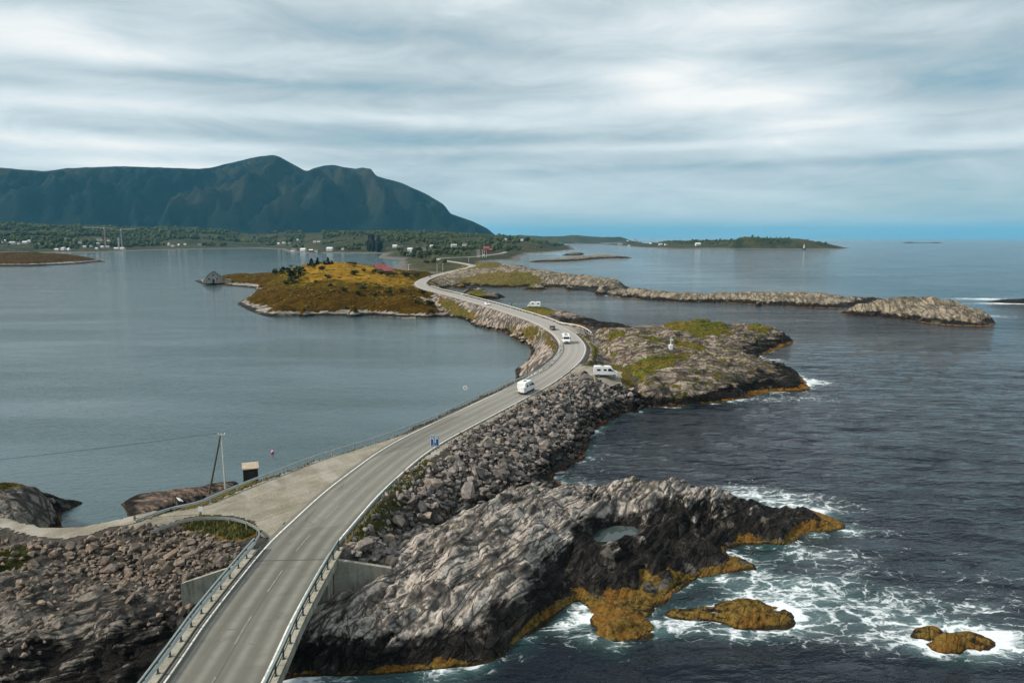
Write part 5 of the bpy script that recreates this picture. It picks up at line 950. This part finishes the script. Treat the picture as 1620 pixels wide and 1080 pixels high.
def hut():
    x, y = P(397, 759, 4.6); r = empty('hut', (x, y, 4.4), math.radians(20), label='small dark hut with a tan roof behind the lay-by rail', cat='hut'); Mw = plain('dark_boarding', (.022, .02, .018), .8, 0, .3, 3)
    mb = MB(); mb.poly([(-.85, -.75, -.6), (.85, -.75, -.6), (.85, .75, -.6), (-.85, .75, -.6)], (0, 0, 2.5)); mb.build('wall', Mw, r)
    mb = MB(); R_ = Matrix.Rotation(math.radians(9), 3, 'X'); mb.box((0, 0, 2.06), (2.0, 1.95, .10), R_); mb.build('roof', plain('tan_roof_board', (.42, .33, .24), .85, 0, .3, 2), r)
    for s in (-.85, .85): mb = MB(); mb.box((s, -.77, .65), (.08, .05, 2.45)); mb.build('corner_board', plain('dark_trim', (.05, .045, .04), .8), r)
    mb = MB(); mb.box((.15, -.765, .6), (.8, .03, 1.9)); d = mb.build('door', plain('black_door', (.03, .028, .026), .7), r); mb = MB(); mb.box((.45, -.79, .6), (.04, .05, .14)); mb.build('handle', M_steel, d)
    mb = MB(); mb.box((-.58, -.78, .05), (.2, .03, .2)); mb.build('notice_plate', M_sw, r)
hut()
def barrier():
    a = Vector((*P(214, 834, 4.95), 4.95)); b = Vector((*P(318, 824, 5.75), 5.75)); r = empty('boom_barrier', a, label='low boom barrier across the start of the gravel track', cat='barrier')
    mb = MB(); mb.box((0, 0, .5), (.16, .16, 1.6)); mb.build('post', M_wood, r); d = b-a; mb = MB(); mb.tube((0, 0, 1.0), d+Vector((0, 0, .75)), .04, n=6); mb.build('bar', M_wood, r)
    mb = MB(); mb.tube((0, 0, .2), Vector((1.1, .1, 1.0)), .03, n=6); mb.build('brace', M_wood, r); mb = MB(); mb.box(d+Vector((0, 0, .4)), (.16, .16, 1.2)); mb.build('post', M_wood, r)
    s = empty('notice_sign', b+Vector((0, 0, 0)), math.atan2(-b.x, b.y)*0, label='small white notice board on a post at the barrier end', cat='sign'); mb = MB(); mb.box((0, .12, .7), (.08, .08, 1.6)); mb.build('post', M_wood, s); mb = MB(); mb.box((0, .06, 1.3), (.46, .04, .52)); mb.build('board', M_sw, s)
barrier()
p = hit(285, 793); o = MB().box((0, 0, .12), (1.5, .5, .08), Matrix.Rotation(-.5, 3, 'X')).build('white_plank', M_sw); o.location = p; o.rotation_euler = (0, 0, -.9); tag(o, 'white plank lying on the brown rock behind the rail', 'plank')
p = P3(431, 716, .12); r = empty('buoy', p, label='pink and white buoy floating off the lay-by', cat='buoy'); MB().sphere((0, 0, .08), .27, 2).build('float', plain('pink_buoy', (.62, .05, .16), .45), r, True); MB().sphere((0, 0, .30), .14, 2, (1, 1, .8)).build('cap', M_sw, r, True)
def beacon():
    p = hit(1061, 553); r = empty('beacon', p, label='white beacon with a slim mast standing on the rocky headland', cat='beacon'); MB().box((0, 0, .45), (.95, .8, 1.5), bev=.05).build('plinth', M_sw, r); MB().tube((0, 0, 1.1), (0, 0, 2.9), .12, .08, 8).build('mast', M_sw, r)
    MB().box((.2, 0, 2.35), (.75, .35, .08)).build('bracket', M_sw, r); MB().tube((.45, 0, 2.39), (.45, 0, 2.62), .12, n=10).build('lamp', M_sw, r); MB().tube((0, 0, 2.9), (0, 0, 3.5), .03, n=6).build('aerial', M_sw, r)
beacon()
p = hit(809.5, 484.5); o = MB().box((0, 0, .7), (.35, .35, 1.7)).box((0, 0, 1.62), (.5, .5, .12)).build('upright', M_black); o.location = p; tag(o, 'dark bollard at the railing end before the skerry', 'upright')  # dark standing figure, modelled as a plain capped post
def boathouse():
    c = P3(338, 451, 0); r = empty('boathouse', c, math.radians(14), label='weathered grey boathouse on stilts off the heath island', cat='boathouse'); Mg = plain('silver_grey_boards', (.36, .34, .30), .85, 0, .35, .6); Mr = plain('old_slate_roof', (.13, .13, .125), .8, 0, .3, .8); Md = plain('dark_timber', (.05, .045, .04), .85)
    W, D, e, t = 10.4, 9.0, 5.6, 9.9
    MB().poly([(-W/2, 0, 1.4), (W/2, 0, 1.4), (W/2, 0, e), (0, 0, t), (-W/2, 0, e)], (0, D, 0)).build('wall', Mg, r)
    for s in (-1, 1): MB().poly([(0, -.5, t+.28), (s*(W/2+.5), -.5, e-.22), (s*(W/2+.5), -.5, e+.02), (0, -.5, t+.52)], (0, D+1, 0)).build('roof', Mr, r)
    for x in np.linspace(-W/2+.4, W/2-.4, 6):
        for y in (.4, D/2, D-.4): MB().tube((x, y, -2), (x, y, 1.5), .2, n=6).build('stilt', Md, r)
    MB().box((0, -.04, 2.9), (1.7, .1, 3.0)).build('door', Md, r)
    for x, z in ((-3.0, 4.6), (2.7, 4.6), (0, 7.3)): w = MB().box((x, -.04, z), (.95, .1, 1.2)).build('window', M_glass, r); MB().box((x, -.07, z-.65), (1.15, .12, .1)).build('sill', Mg, w)
    for x in (-4.6, -2.3, 2.3, 4.6): MB().box((x, -.03, 3.4), (.14, .1, 4.0)).build('batten', Md, r)
    MB().poly([(-W/2-2.2, 1.2, 1.4), (-W/2-.02, 1.2, 1.4), (-W/2-.02, 1.2, 5.0), (-W/2-2.2, 1.2, 4.5)], (0, 6, 0)).build('side_shed', Mg, r); MB().box((-W/2-1.2, 3.8, 1.2), (4.4, 9, .25)).build('platform', Md, r)
    s = empty('shed', P3(362, 449.5, .3), label='little pale wooden shed on the spit behind the boathouse', cat='shed'); MB().box((0, 0, 1.7), (4.2, 3.6, 3.6)).build('wall', plain('tan_boards', (.42, .33, .22), .85), s); MB().box((0, 0, 3.6), (5, 4.4, .3), Matrix.Rotation(.18, 3, 'Y')).build('roof', Mr, s)
boathouse()
def boat():
    c = P3(646, 505, 0); r = empty('rowing_boat', c, math.radians(8), label='small pale boat lying just off the heath shore', cat='boat'); bm = bmesh.new(); rows = []
    for i, x in enumerate(np.linspace(-3.2, 3.2, 9)):
        w = .95*(1-max(0, x/3.2)**2.4)*(.85+.15*min(1, (x+3.2)/2)); rows.append([bm.verts.new((x, a*w, z)) for a, z in ((-1, .75+.1*max(x, 0)), (-.75, .1), (0, -.2), (.75, .1), (1, .75+.1*max(x, 0)))])
    for a, b in zip(rows, rows[1:]):
        for j in range(4): bm.faces.new((a[j], a[j+1], b[j+1], b[j]))
    bm.faces.new(rows[0]); bmesh.ops.solidify(bm, geom=bm.faces[:], thickness=.06); me = bpy.data.meshes.new('hull'); bm.to_mesh(me); bm.free(); link('hull', me, r, (plain('boat_paint', (.62, .58, .52), .5),))
    for x in (-1.4, .3, 1.6): MB().box((x, 0, .5), (.3, 1.5, .06)).build('thwart', M_wood, r)
    MB().box((-3.25, 0, .6), (.35, .35, .8), bev=.05).build('outboard_motor', M_black, r)
boat()
# ------------------------------------------------------------------ houses
M_hw = plain('white_house_boards', (.60, .59, .56), .7, 0, .1, .3); M_ho = plain('ochre_house_boards', (.50, .34, .14), .7, 0, .12, .3); M_hr = plain('red_house_boards', (.30, .045, .04), .7, 0, .2, .3); M_hg = plain('grey_house_boards', (.40, .40, .38), .7, 0, .15, .3)
M_rd = plain('dark_roof_tiles', (.10, .10, .105), .7, 0, .2, .4); M_rl = plain('light_roof_sheet', (.60, .62, .62), .5, 0, .15, .4); M_rr = plain('red_roof_tiles', (.25, .075, .07), .75, 0, .3, .4)
def house(loc, yaw, w, d, h, wall, roof, label, group=None, windows=True, cat='house', name='house', chimney=False):
    r = empty(name, loc, yaw, label=label, cat=cat, group=group); e = h*.58
    MB().poly([(-w/2, -d/2, -2), (-w/2, d/2, -2), (-w/2, d/2, e), (-w/2, 0, h), (-w/2, -d/2, e)], (w, 0, 0)).build('wall', wall, r)
    rm = MB()
    for s in (-1, 1): rm.poly([(-w/2-.4, 0, h+.05), (-w/2-.4, s*(d/2+.5), e-.12*(h-e)), (-w/2-.4, s*(d/2+.5), e-.12*(h-e)+.3), (-w/2-.4, 0, h+.38)], (w+.8, 0, 0))
    ro = rm.build('roof', roof, r)
    if chimney: MB().box((w*.2, .3, h+.5), (.8, .8, 1.6)).build('chimney', M_rd, ro)
    if windows:
        for k in range(max(2, int(w/3.5))):
            x = -w/2+(k+.5)*w/max(2, int(w/3.5)); MB().box((x, -d/2-.03, e*.55), (1.3, .1, 1.4)).build('window', M_glass, r)
        MB().box((-w/2-.03, 0, e*.6), (.1, 1.4, 1.5)).build('window', M_glass, r)
    return r
p = hit(601, 427); house((p.x, p.y+3, p.z-3.6), .35, 7.5, 6, 7.5, M_hr, M_rr, 'red house with a red roof behind the crest, left of the pair', cat='house', chimney=True)
p = hit(612, 430); house((p.x, p.y, p.z-2.8), .3, 7, 5.5, 6.0, M_hr, M_rr, 'smaller red house behind the crest, right of the pair', cat='house')
p = hit(769, 398); house((p.x, p.y, p.z), .15, 12, 9, 10, M_hr, M_rr, 'large red building by the flagpoles on the far shore', cat='building', chimney=True); house((p.x+9, p.y-3, p.z), .1, 7, 6, 5.5, M_hr, M_rr, 'low red annex right of the large red building', cat='building')
ORD = 'first second third fourth fifth sixth seventh eighth ninth tenth eleventh twelfth thirteenth fourteenth fifteenth sixteenth seventeenth eighteenth nineteenth twentieth'.split()
def ordw(i, n):
    if i == 0: return 'leftmost'
    if i == n-1: return 'rightmost'
    j = min(i, n-1-i); side = 'left' if i <= n-1-i else 'right'; return ORD[j]+' from the '+side
KEEP = []                                                   # ground kept free of trees
vill = [(2, 384.5, 6), (8, 382.5, 4), (20, 386.5, 9), (30, 386.5, 7), (40, 385.5, 8), (47, 383, 7), (61, 387.5, 5), (90, 396.5, 6), (101, 395.5, 9), (109, 396, 5), (117, 382, 4), (128, 385, 7), (139, 381, 4), (144, 390.5, 4), (157, 381, 8), (172, 381.5, 5), (155, 387, 5), (162, 392, 5), (170, 392, 6), (153, 395, 4), (184, 395, 7), (194, 395, 8), (134, 392, 5), (104, 379, 4), (274, 390, 6), (283, 388.5, 4), (293, 388, 4), (316, 388, 6), (441, 386.5, 4), (449, 386, 6), (458, 385.5, 5), (471, 380.5, 3), (498, 384, 5), (505, 383, 6)]
near_v = [(465, 397.5, 9), (480, 397.5, 10), (492, 398, 7), (500, 398.5, 6), (522, 396.5, 11), (542, 396.5, 4), (625, 391.5, 8), (634, 392.5, 8), (613, 393.5, 5), (649, 396.5, 9), (652, 399.5, 8), (645, 403, 7), (671, 395.5, 7), (718, 391, 10), (735, 388.5, 8), (683, 391, 6), (800, 380.5, 4), (826, 381, 5)]
outer_v = [(993, 382, 3), (1004, 382, 7), (1029, 386, 4), (1045, 388, 6), (1054, 388, 6), (1104, 388.5, 9), (981, 387, 8), (995, 389.5, 4)]
for lst, lab, grp in ((vill, 'small white house below the mountain', 'houses of the far village'), (near_v, 'pale house on the wooded middle shore', 'houses on the middle shore'), (outer_v, 'tiny white house on the outer island', 'houses on the outer island')):
    lst = sorted(lst)
    for i, (u, v, w) in enumerate(lst):
        p = hit(u, v); px = p.y/1165.0; W = w*px*.85; hh = max(5.0, W*.55); wall = M_hw; roof = (M_rd, M_rl, M_hg)[i % 3]
        if (u, v) == (634, 392.5): wall, roof = M_ho, M_rd
        if u == 492: wall, roof = M_hr, M_rl
        lb, gp = lab+', '+ordw(i, len(lst)), grp
        if u == 634: lb, gp = 'ochre house beside the white houses on the middle shore', None
        if u == 492: lb, gp = 'reddish boathouse with a pale roof on the middle shore', None
        if u == 316: lb, gp = 'white waterside house below the mountain, mirrored in the sound', None
        house((p.x, p.y, p.z), random.uniform(-.5, .5), W, W*.75, hh, wall, roof, lb, gp, windows=(W*1165/p.y > 7)); KEEP.append((p.x, p.y, W))
p = hit(267.5, 388.5); MB_ = empty('silo', p, label='round white storage tank by the sound', cat='tank'); MB().tube((0, 0, -2), (0, 0, 6), 4, n=16).build('wall', M_hw, MB_); MB().sphere((0, 0, 6), 4, 2, (1, 1, .6)).build('dome', M_hw, MB_, True); KEEP.append((p.x, p.y, 10))
p = hit(188.5, 392.5); MB_ = empty('tower', p, label='slim white tower at the waterside works', cat='tower'); MB().tube((0, 0, -2), (0, 0, 27), 2.0, n=12).build('shaft', M_hg, MB_); MB().tube((0, 0, 27), (0, 0, 29), 2.5, n=12).build('cap', M_hg, MB_); KEEP.append((p.x, p.y, 14))
def crane(u, vb, vt, ujib, ucount, col, label):
    p = hit(u, vb); px = p.y/1165.0; H = (vb-vt)*px; r = empty('tower_crane', p, label=label, cat='crane', group='tower cranes at the waterside works'); mb = MB(); a = 1.1
    for x in (-a, a):
        for y in (-a, a): mb.tube((x, y, -1), (x, y, H), .32, n=4)
    for i in range(int(H/4)):
        z = i*4; s = 1 if i % 2 else -1
        for y in (-a, a): mb.tube((-a*s, y, z), (a*s, y, z+4), .16, n=4)
        for x in (-a, a): mb.tube((x, -a*s, z), (x, a*s, z+4), .16, n=4)
    mb.build('mast', col, r); J = (ujib-u)*px; K = (ucount-u)*px; mb = MB()
    for y in (-.8, .8): mb.tube((0, y, H), (J, y, H+1.0), .28, n=4)
    mb.tube((0, 0, H+1.8), (J, 0, H+2.2), .25, n=4)
    for i in range(12):
        t0, t1 = i/12, (i+.5)/12; mb.tube((J*t0, -.8, H+t0), (J*t1, 0, H+1.9), .14, n=4); mb.tube((J*t1, 0, H+1.9), (J*(t0+1/12), .8, H+t0), .14, n=4)
    mb.build('jib', M_sgrey, r); mb = MB(); mb.box((K/2, 0, H+.4), (abs(K), 1.6, .8)); cj = mb.build('counter_jib', M_sgrey, r); MB().box((K*.85, 0, H-.6), (3.0, 2.0, 3.0)).build('counterweight', M_conc, cj)
    MB().box((0, -1.7, H-1.6), (1.8, 1.6, 2.2)).build('cab', M_sw, r); mb = MB(); mb.tube((0, 0, H), (0, 0, H+5), .5, .2, 6); mb.build('apex', col, r); mb = MB(); mb.tube((0, 0, H+5), (J*.7, 0, H+2.0), .12, n=4); mb.tube((0, 0, H+5), (K*.8, 0, H+.8), .12, n=4); mb.build('tie', M_sgrey, r); KEEP.append((p.x, p.y, 25))
crane(167, 391, 361.5, 134, 180, plain('faded_red_crane', (.46, .26, .24), .5), 'tall red-masted tower crane with its long jib to the left'); crane(193, 391, 364, 216, 187, plain('grey_crane', (.34, .34, .36), .5), 'grey tower crane with its jib to the right')
def lighthouse():
    p = P3(1272, 395.5, 0); r = empty('sea_mark', p, label='white sea mark on a dark rock base off the outer island', cat='sea mark'); MB().tube((0, 0, -1), (0, 0, 5.5), 4.5, 3.0, 12).build('rock_base', plain('dark_rock_base', (.04, .04, .04), .9), r); MB().tube((0, 0, 5.5), (0, 0, 14), 2.2, 1.7, 14).build('tower', M_hw, r); MB().tube((0, 0, 14), (0, 0, 16), 1.2, n=12).build('lantern', M_glass, r); MB().tube((0, 0, 16), (0, 0, 17.2), 1.5, .1, 12).build('cap', M_hw, r)
lighthouse()
def pole(name, u, vb, vt, label, cat, group, col, rad=.14, arm=False):
    p = hit(u, vb); H = (vb-vt)*p.y/1165.0; r = empty(name, p, label=label, cat=cat, group=group); MB().tube((0, 0, -1), (0, 0, H), rad, rad*.6, 8).build('pole', col, r)
    if arm: MB().tube((0, 0, H), (1.6, 0, H+.2), .07, n=6).build('arm', col, r); MB().box((1.9, 0, H+.15), (.8, .3, .15)).build('lamp', M_sgrey, r)
    else: MB().sphere((0, 0, H+.1), .22, 1).build('finial', M_sw, r)
for u, b, t in ((691.5, 430, 418.5), (700.5, 428.5, 417.5), (646.5, 428, 419), (741.5, 415, 407)): pole('lamp_post', u, b, t, 'slim grey lamp post by the far winding road, '+{646.5: 'leftmost', 691.5: 'second from the left', 700.5: 'second from the right', 741.5: 'rightmost'}[u], 'lamp post', 'lamp posts along the far road', M_sw, .16, True)
for i, u in enumerate((755, 757, 759, 763.5, 766.5, 769.5)): pole('flagpole', u, 407.5, 395.5, 'bare white flagpole by the large red building, '+ordw(i, 6), 'flagpole', 'flagpoles by the red building', M_sw, .22)
print('objects', round(time.time()-T0, 1))
# ------------------------------------------------------------------ bushes, trees, ground cover
def leaf_mat(name, a, b, c):
    g = G(name); r = g.rand(); n = g.noise(.6, 3); col = g.mix(r, a, b); col = g.mix(g.map(n, .5, .7, 0, .6), col, c); return g.done(col, .85, spec=.15)
M_bush = leaf_mat('dark_bush_leaves', (.018, .028, .010), (.05, .065, .018), (.075, .085, .02)); M_con = leaf_mat('conifer_needles', (.008, .015, .010), (.02, .03, .018), (.03, .04, .02)); M_bark = plain('bark', (.07, .055, .04), .9)
def crown_mesh(seed, conifer=False, n=230):
    r = np.random.default_rng(seed); V = []; Fc = []
    lobes = [(r.uniform(-.32, .32), r.uniform(-.32, .32), r.uniform(.32, .72), r.uniform(.2, .34)) for _ in range(7)]
    for i in range(n):
        if conifer: z = r.uniform(.06, 1)**1.2; rad = (1-z)*.30*r.uniform(.55, 1.1); a = r.uniform(0, 6.28); c = np.array([rad*math.cos(a), rad*math.sin(a), z]); s = .075
        else:
            l = lobes[r.integers(7)]; d = r.normal(size=3); d /= np.linalg.norm(d); c = np.array(l[:3])+d*l[3]*r.uniform(.6, 1.05); c[2] = max(c[2], .06); s = .085
        d1 = r.normal(size=3); d1 /= np.linalg.norm(d1); d2 = np.cross(d1, r.normal(size=3)); d2 /= np.linalg.norm(d2); s *= r.uniform(.6, 1.4); b = len(V)
        V += [c+d1*s, c+d2*s, c-d1*s*.9, c-d2*s]; Fc.append((b, b+1, b+2, b+3))
    return npmesh('crown', V, Fc, False)
CROWN = [crown_mesh(i) for i in range(4)]; CONI = [crown_mesh(20+i, True) for i in range(3)]
for m in CROWN: m.materials.append(M_bush)
for m in CONI: m.materials.append(M_con)
_t = MB(); _t.tube((0, 0, -.15), (0, 0, .5), .035, .015, 6); _t.tube((0, 0, .2), (.18, .05, .5), .018, .008, 5); _t.tube((0, 0, .22), (-.16, .08, .48), .018, .008, 5); TRUNK = _t.mesh('trunk'); TRUNK.materials.append(M_bark)
def bush(u, v, w, h, i, label, group, con=False, cat='bush', name='bush'):
    p = hit(u, v); k = p.y/1165.0; r = empty(name, p, random.uniform(0, 6.28), label=label, cat=cat, group=group); r.scale = (w*k*.95*(1.55 if con else 1), w*k*.95*(1.55 if con else 1), h*k*(.8 if con else .95))
    link('crown', (CONI if con else CROWN)[i % (3 if con else 4)], r); link('trunk', TRUNK, r)
bush(464, 440, 34, 21, 0, 'largest dark green bush, on the left slope of the heath island', None); bush(463, 447, 20, 12, 1, 'rounded bush just below the largest one on the heath island', None); bush(434.5, 435, 14, 10, 2, 'dark bush near the left tip of the heath island', None)
for i, (u, v, w, h) in enumerate([(493, 419, 11, 12), (502.5, 418.5, 10, 13), (519, 418.5, 10, 14), (513.5, 418.5, 7, 8), (525, 418, 8, 7)]): bush(u, v, w, h, i, 'dark conifer on the heath island skyline, '+ordw((0, 1, 3, 2, 4)[i], 5), 'conifers on the island crest', True, 'conifer', 'conifer_tree')
LOW = []
for i, (u, v, w, h) in enumerate([(487, 421, 4, 5), (494, 424, 9, 7), (509, 428, 12, 9), (553, 419, 10, 5), (560, 420, 10, 6), (575, 431, 8, 7), (561, 436, 16, 9), (518, 441, 16, 7), (574, 460, 14, 10), (544, 461, 11, 8), (523, 454, 10, 7), (567, 467, 12, 8), (594, 470, 8, 8), (615, 467, 12, 10), (600, 457, 4, 5), (592, 433, 12, 9), (602, 436, 14, 9), (614, 437, 12, 8), (624, 437, 12, 7), (642, 437, 18, 7), (658, 437, 14, 7), (669, 466, 10, 8), (681, 484, 15, 10), (445, 434, 8, 7), (650, 470, 8, 6), (635, 462, 6, 5), (530, 462, 6, 4), (548, 490, 8, 5), (500, 447, 7, 4), (452, 450, 9, 6), (660, 480, 10, 6)]):
    LOW.append((u, v, w, h))
LOW.sort()
for i, (u, v, w, h) in enumerate(LOW): bush(u, v, w, h, i, ('wide' if w > 1.6*h else 'round')+' low bush on the heath island, '+ordw(i, len(LOW)), 'low bushes on the heath island')
TREES = []
for i, (u, v, w, h) in enumerate([(640, 405, 14, 8), (655, 408, 16, 8), (668, 410, 16, 9), (680, 406, 18, 9), (694, 404, 16, 9), (705, 399, 16, 9), (720, 398, 14, 8), (632, 399, 12, 9), (662, 399, 14, 9), (690, 396, 14, 9), (735, 398, 12, 7), (745, 397, 10, 7), (780, 398, 14, 6), (675, 417, 12, 6), (700, 413, 10, 4)]): TREES.append((u, v, w, h))
TREES.sort()
for i, (u, v, w, h) in enumerate(TREES): bush(u, v, w, h, i, 'dark broadleaf tree on the middle shore, '+ordw(i, len(TREES)), 'trees on the middle shore', False, 'tree', 'broadleaf_tree')
def blob(seed):
    r = np.random.default_rng(seed); bm = bmesh.new(); bmesh.ops.create_icosphere(bm, subdivisions=1, radius=.5)
    for v in bm.verts: v.co *= r.uniform(.7, 1.25); v.co.z = v.co.z*1.15+.4
    bm.faces.ensure_lookup_table(); V = np.array([v.co[:] for v in bm.verts]); Fc = np.array([[q.index for q in f.verts] for f in bm.faces]); bm.free(); return V, Fc
BLOB = [blob(i) for i in range(6)]
def scatter(name, L, n, dens, size, mat, keep_clear=True, hs=1.0, parent=None):
    X = rng.uniform(L.x0, L.x0+L.res*L.H.shape[1], n); Y = rng.uniform(L.y0, L.y0+L.res*L.H.shape[0], n); H = sample(L, X, Y); u = X/Y*1165+810; m = (H > 1.5) & (rng.uniform(0, 1, n) < dens(X, Y, H)) & (u > -120) & (u < 1700)
    X, Y, H = X[m], Y[m], H[m]
    if keep_clear:
        ok = np.ones(len(X), bool)
        for a, b, w in KEEP: ok &= ~((np.abs(X-a*Y/b) < w*.75) & (Y > b-170*(b/2000)) & (Y < b+w*.6))
        ok &= pdist(ROAD, X, Y) > 14; X, Y, H = X[ok], Y[ok], H[ok]
    S = size*np.exp(rng.normal(0, .3, len(X))); A = rng.uniform(0, 6.28, len(X)); kd = rng.integers(0, 6, len(X)); Vs, Fs = [], []; base = 0
    for k in range(6):
        v, f = BLOB[k]; i = np.nonzero(kd == k)[0]
        if len(i) == 0: continue
        c, s = np.cos(A[i])[:, None], np.sin(A[i])[:, None]; x = v[None, :, 0]*c-v[None, :, 1]*s; y = v[None, :, 0]*s+v[None, :, 1]*c
        W = np.stack([x*S[i, None]+X[i, None], y*S[i, None]+Y[i, None], np.broadcast_to(v[None, :, 2], x.shape)*S[i, None]*hs+H[i, None]], -1).reshape(-1, 3); Vs.append(W); Fs.append((f[None]+base+(np.arange(len(i))*len(v))[:, None, None]).reshape(-1, 3)); base += len(W)
    if Vs: tag(link(name, npmesh(name, np.vstack(Vs), np.vstack(Fs), False), parent, (mat,)), kind='stuff')
M_for = leaf_mat('forest_leaves', (.02, .032, .013), (.065, .08, .022), (.11, .105, .035)); M_dark = leaf_mat('dark_spruce', (.006, .011, .010), (.014, .020, .016), (.02, .028, .02))
def fd(X, Y, H): n = fbm(X/190, Y/260, 4, 500); return sstep(-.12, .25, n)*sstep(4, 9, H)*np.where(field_hit(X, Y), .0, 1)
_fp = [pixpoly(l, z) for l, z in [([(484, 385), (510, 386), (510, 395), (478, 394)], 5), ([(440, 384), (452, 384), (452, 391), (438, 391)], 8), ([(785, 402), (825, 401), (825, 406), (785, 408)], 4)]]
def field_hit(X, Y):
    r = np.zeros(X.shape, bool)
    for p in _fp: r |= inside(p, X, Y)
    return r
scatter('forest', central, 46000, lambda X, Y, H: fd(X, Y, H)*np.where(Y > 1500, 1, .35), 7.0, M_for); scatter('forest', left_shore, 46000, lambda X, Y, H: sstep(-.3, .15, fbm(X/260, Y/300, 4, 520))*sstep(5, 12, H), 9.5, M_for)
scatter('spruce_grove', central, 30000, lambda X, Y, H: np.where(inside(pixpoly([(578, 398.5), (606, 398.5), (604, 394), (582, 394)], 5), X, Y), 1, 0), 8.0, M_dark, False, 2.6)
scatter('island_wood', outer, 12000, lambda X, Y, H: sstep(-.1, .2, fbm(X/90, Y/90, 3, 540))*sstep(9, 16, H), 4.5, M_for)
scatter('heather_tufts', heath, 22000, lambda X, Y, H: sstep(2.2, 3.2, H)*sstep(-.35, .3, fbm(X/14, Y/14, 3, 560))*(pdist(ROAD, X, Y) > 7)*(1-.93*sstep(.38, .62, hi_tint(X, Y, H))), .85, leaf_mat('heather', (.09, .05, .012), (.17, .13, .025), (.24, .15, .03)), False, .55)
# verge grass: little blades along the road edges and on the grassy corner
def grass(name, poly, n, L, hgt, mat):
    x0, y0 = poly.min(0); x1, y1 = poly.max(0); X = rng.uniform(x0, x1, n); Y = rng.uniform(y0, y1, n); m = inside(poly, X+.5*fbm(X, Y, 2, 600), Y+.5*fbm(X+9, Y, 2, 601)); X, Y = X[m], Y[m]; Z = sample(L, X, Y)-.02; k = len(X); V = np.zeros((k, 5, 3)); h = hgt*np.exp(rng.normal(0, .35, k)); a = rng.uniform(0, 6.28, k); w = h*.45
    V[:, :, 0] = X[:, None]; V[:, :, 1] = Y[:, None]; V[:, :, 2] = Z[:, None]; V[:, 0, 0] += w*np.cos(a); V[:, 0, 1] += w*np.sin(a); V[:, 1, 0] -= w*np.cos(a); V[:, 1, 1] -= w*np.sin(a); V[:, 2, 0] += w*np.sin(a); V[:, 2, 1] -= w*np.cos(a); V[:, 3, 0] -= w*np.sin(a); V[:, 3, 1] += w*np.cos(a)
    V[:, 4, 2] += h; V[:, 4, 0] += rng.normal(0, .3, k)*h; V[:, 4, 1] += rng.normal(0, .3, k)*h; b = (np.arange(k)*5)[:, None]; Fc = np.concatenate([b+np.array([[0, 2, 4]]), b+np.array([[2, 1, 4]]), b+np.array([[1, 3, 4]]), b+np.array([[3, 0, 4]])]).reshape(-1, 3)
    tag(link(name, npmesh(name, V.reshape(-1, 3), Fc, False), None, (mat,)), kind='stuff')
M_gr = leaf_mat('verge_grass', (.035, .042, .010), (.085, .085, .02), (.15, .115, .04))
def strip(a, b, wa, wb):
    return np.vstack([a[:, :2], b[::-1, :2]])
lo = lp[:, :2]; _d = np.gradient(lo, axis=0); _d /= np.hypot(_d[:, 0], _d[:, 1])[:, None]; _n = np.c_[_d[:, 1], -_d[:, 0]]
grass('verge_grass', np.vstack([lo+_n*.45, (lo-_n*.9)[::-1]]), 26000, emb, .22, M_gr)
grass('verge_grass', np.vstack([off_path(4.4, 67, 96)[:, :2], off_path(5.7, 67, 96)[::-1, :2]]), 9000, emb, .25, M_gr)
grass('corner_grass', pixpoly([(284, 830), (318, 823), (366, 823), (400, 834), (407, 846), (380, 856), (340, 845), (300, 838)], 5.7), 9000, emb, .25, M_gr)
print('done', round(time.time()-T0, 1))
